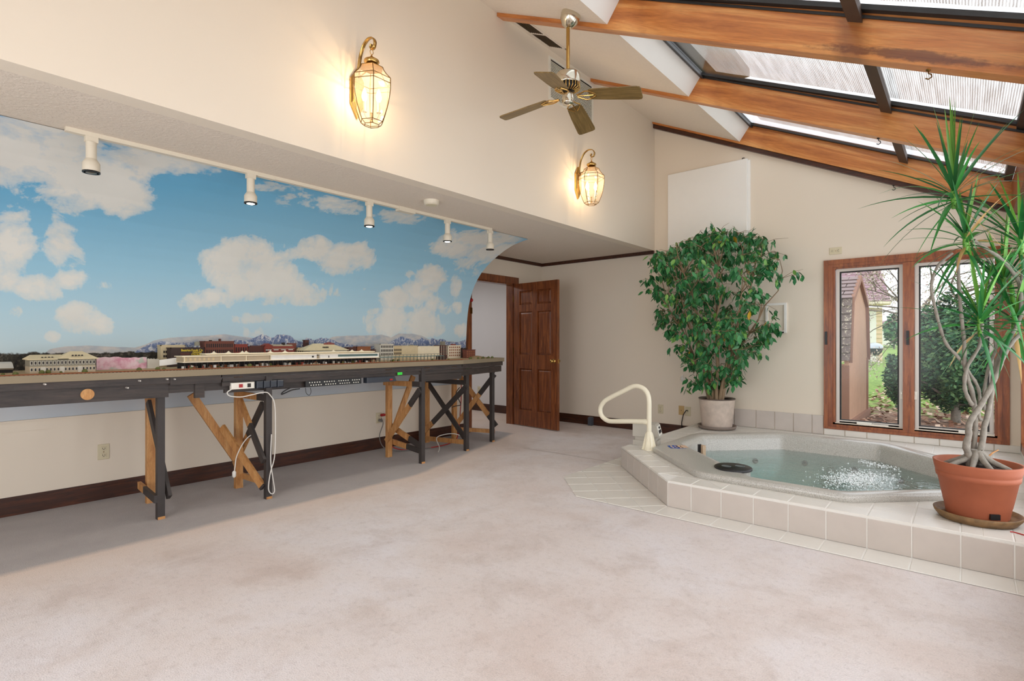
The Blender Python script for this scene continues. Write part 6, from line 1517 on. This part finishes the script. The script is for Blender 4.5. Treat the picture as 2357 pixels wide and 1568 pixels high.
def shrub(name, X, Yb, d, rpx, hpx_, n_, s, lab, rng, trunk=True, cat='shrub'):
    p = Dp(X, Yb, d); g_ = gz(p.y); k = d / FPX; h = hpx_ * k; t_ = thing(name, (p.x, p.y, g_), lab, cat); c = Vector((p.x, p.y, g_ + h * .52)); rad = Vector((rpx * k, rpx * k * .8, h * .52))
    mb = MB(); leafcloud(mb, c, rad, n_, s * .6, s * 1.3, rng, 3, zmin=g_ + .02); part('foliage', mb, M_yew, t_, kind='stuff')
    br_ = MB(); br_.tube([(p.x, p.y, g_), (p.x, p.y, g_ + h * .6)], [.07 * min(1, h), .03 * min(1, h)], 7)
    for q in range(5): e_ = c + Vector((rng.gauss(0, .5) * rad.x, rng.gauss(0, .4) * rad.y, rng.gauss(0, .4) * rad.z)); br_.tube([(p.x, p.y, g_ + h * .15), e_], [.03 * min(1, h), .008], 5)
    part('trunk', br_, M_bark, t_); return t_
shrub('yew_bush', 2200, 1010, 8.8, 105, 300, 26000, .042, 'large dark evergreen bush filling the right window pane', random.Random(1))
shrub('yew_bush', 2072, 930, 10.6, 36, 140, 6000, .038, 'small dark evergreen bush at the right of the left window pane', random.Random(2))
shrub('yew_bush', 2086, 800, 20, 20, 55, 900, .10, 'distant evergreen bush on the lawn edge by the window mullion', random.Random(3))
shrub('pine_tree', 2058, 790, 44, 24, 88, 900, .22, 'dark conifer rising behind the far white house', random.Random(4), cat='tree')
# flowering trees with bare branches
M_bud = [mat('bud_%d' % k, c, .9) for k, c in enumerate(((206, 190, 180), (150, 128, 116), (178, 170, 140)))]
def btree(X, Yb, d, H_, seed, lab, lean):
    rng = random.Random(seed); p = Dp(X, Yb, d); b0 = Vector((p.x, p.y, gz(p.y))); t_ = thing('flowering_tree', b0, lab, 'tree'); br_ = MB(); bd_ = MB()
    part('trunk', MB().tube([b0, b0 + Vector((.05, 0, H_ * .25)), b0 + Vector((0, .05, H_ * .45))], [.16, .12, .09], 8), M_barko, t_)
    def grow(p, d, L, r, lev):
        P = [p]; q = p
        for i in range(5): d = (d + Vector((rng.gauss(0, .16), rng.gauss(0, .16), rng.gauss(0, .10) - .05 * (lev < 2)))).normalized(); q = q + d * L / 5; P.append(q)
        br_.tube(P, [r * (1 - .12 * i) for i in range(6)], 5)
        if lev < 3:
            for k in range(4 if lev == 0 else 3): i = rng.randrange(2, 6); dd_ = (d + Vector((rng.gauss(0, .7), rng.gauss(0, .7), rng.gauss(.1, .5)))).normalized(); grow(P[i], dd_, L * .62, r * .5, lev + 1)
        if lev >= 1:
            for k in range(14 if lev < 3 else 26): q = P[rng.randrange(1, 6)] + Vector((rng.gauss(0, .09), rng.gauss(0, .09), rng.gauss(0, .09))); s = .018 + .026 * rng.random(); a = Vector((rng.gauss(0, 1), rng.gauss(0, 1), rng.gauss(0, 1))).normalized() * s; b_ = a.orthogonal().normalized() * s * .6; bd_.add([q - a, q - b_, q + a, q + b_], [(0, 1, 2, 3)], False, rng.randrange(3))
    for k in range(6):
        q = lean + k * .9; grow(b0 + Vector((0, 0, H_ * (.3 + .03 * k))), Vector((math.cos(q), math.sin(q), .75)).normalized(), H_ * .55, .038, 0)
    part('branches', br_, M_barko, t_, kind='stuff'); part('buds', bd_, M_bud, t_, kind='stuff')
btree(2235, 900, 13.5, 4.6, 5, 'budding bare branched tree arching over the evergreen bush', 2.6)
btree(2130, 860, 19.0, 5.6, 8, 'taller budding tree behind the bush and the mauve roof', 2.9)
for o in COL.objects:
    if o.type == 'MESH' and len(o.data.polygons) > 200000: print('BIG', o.name)
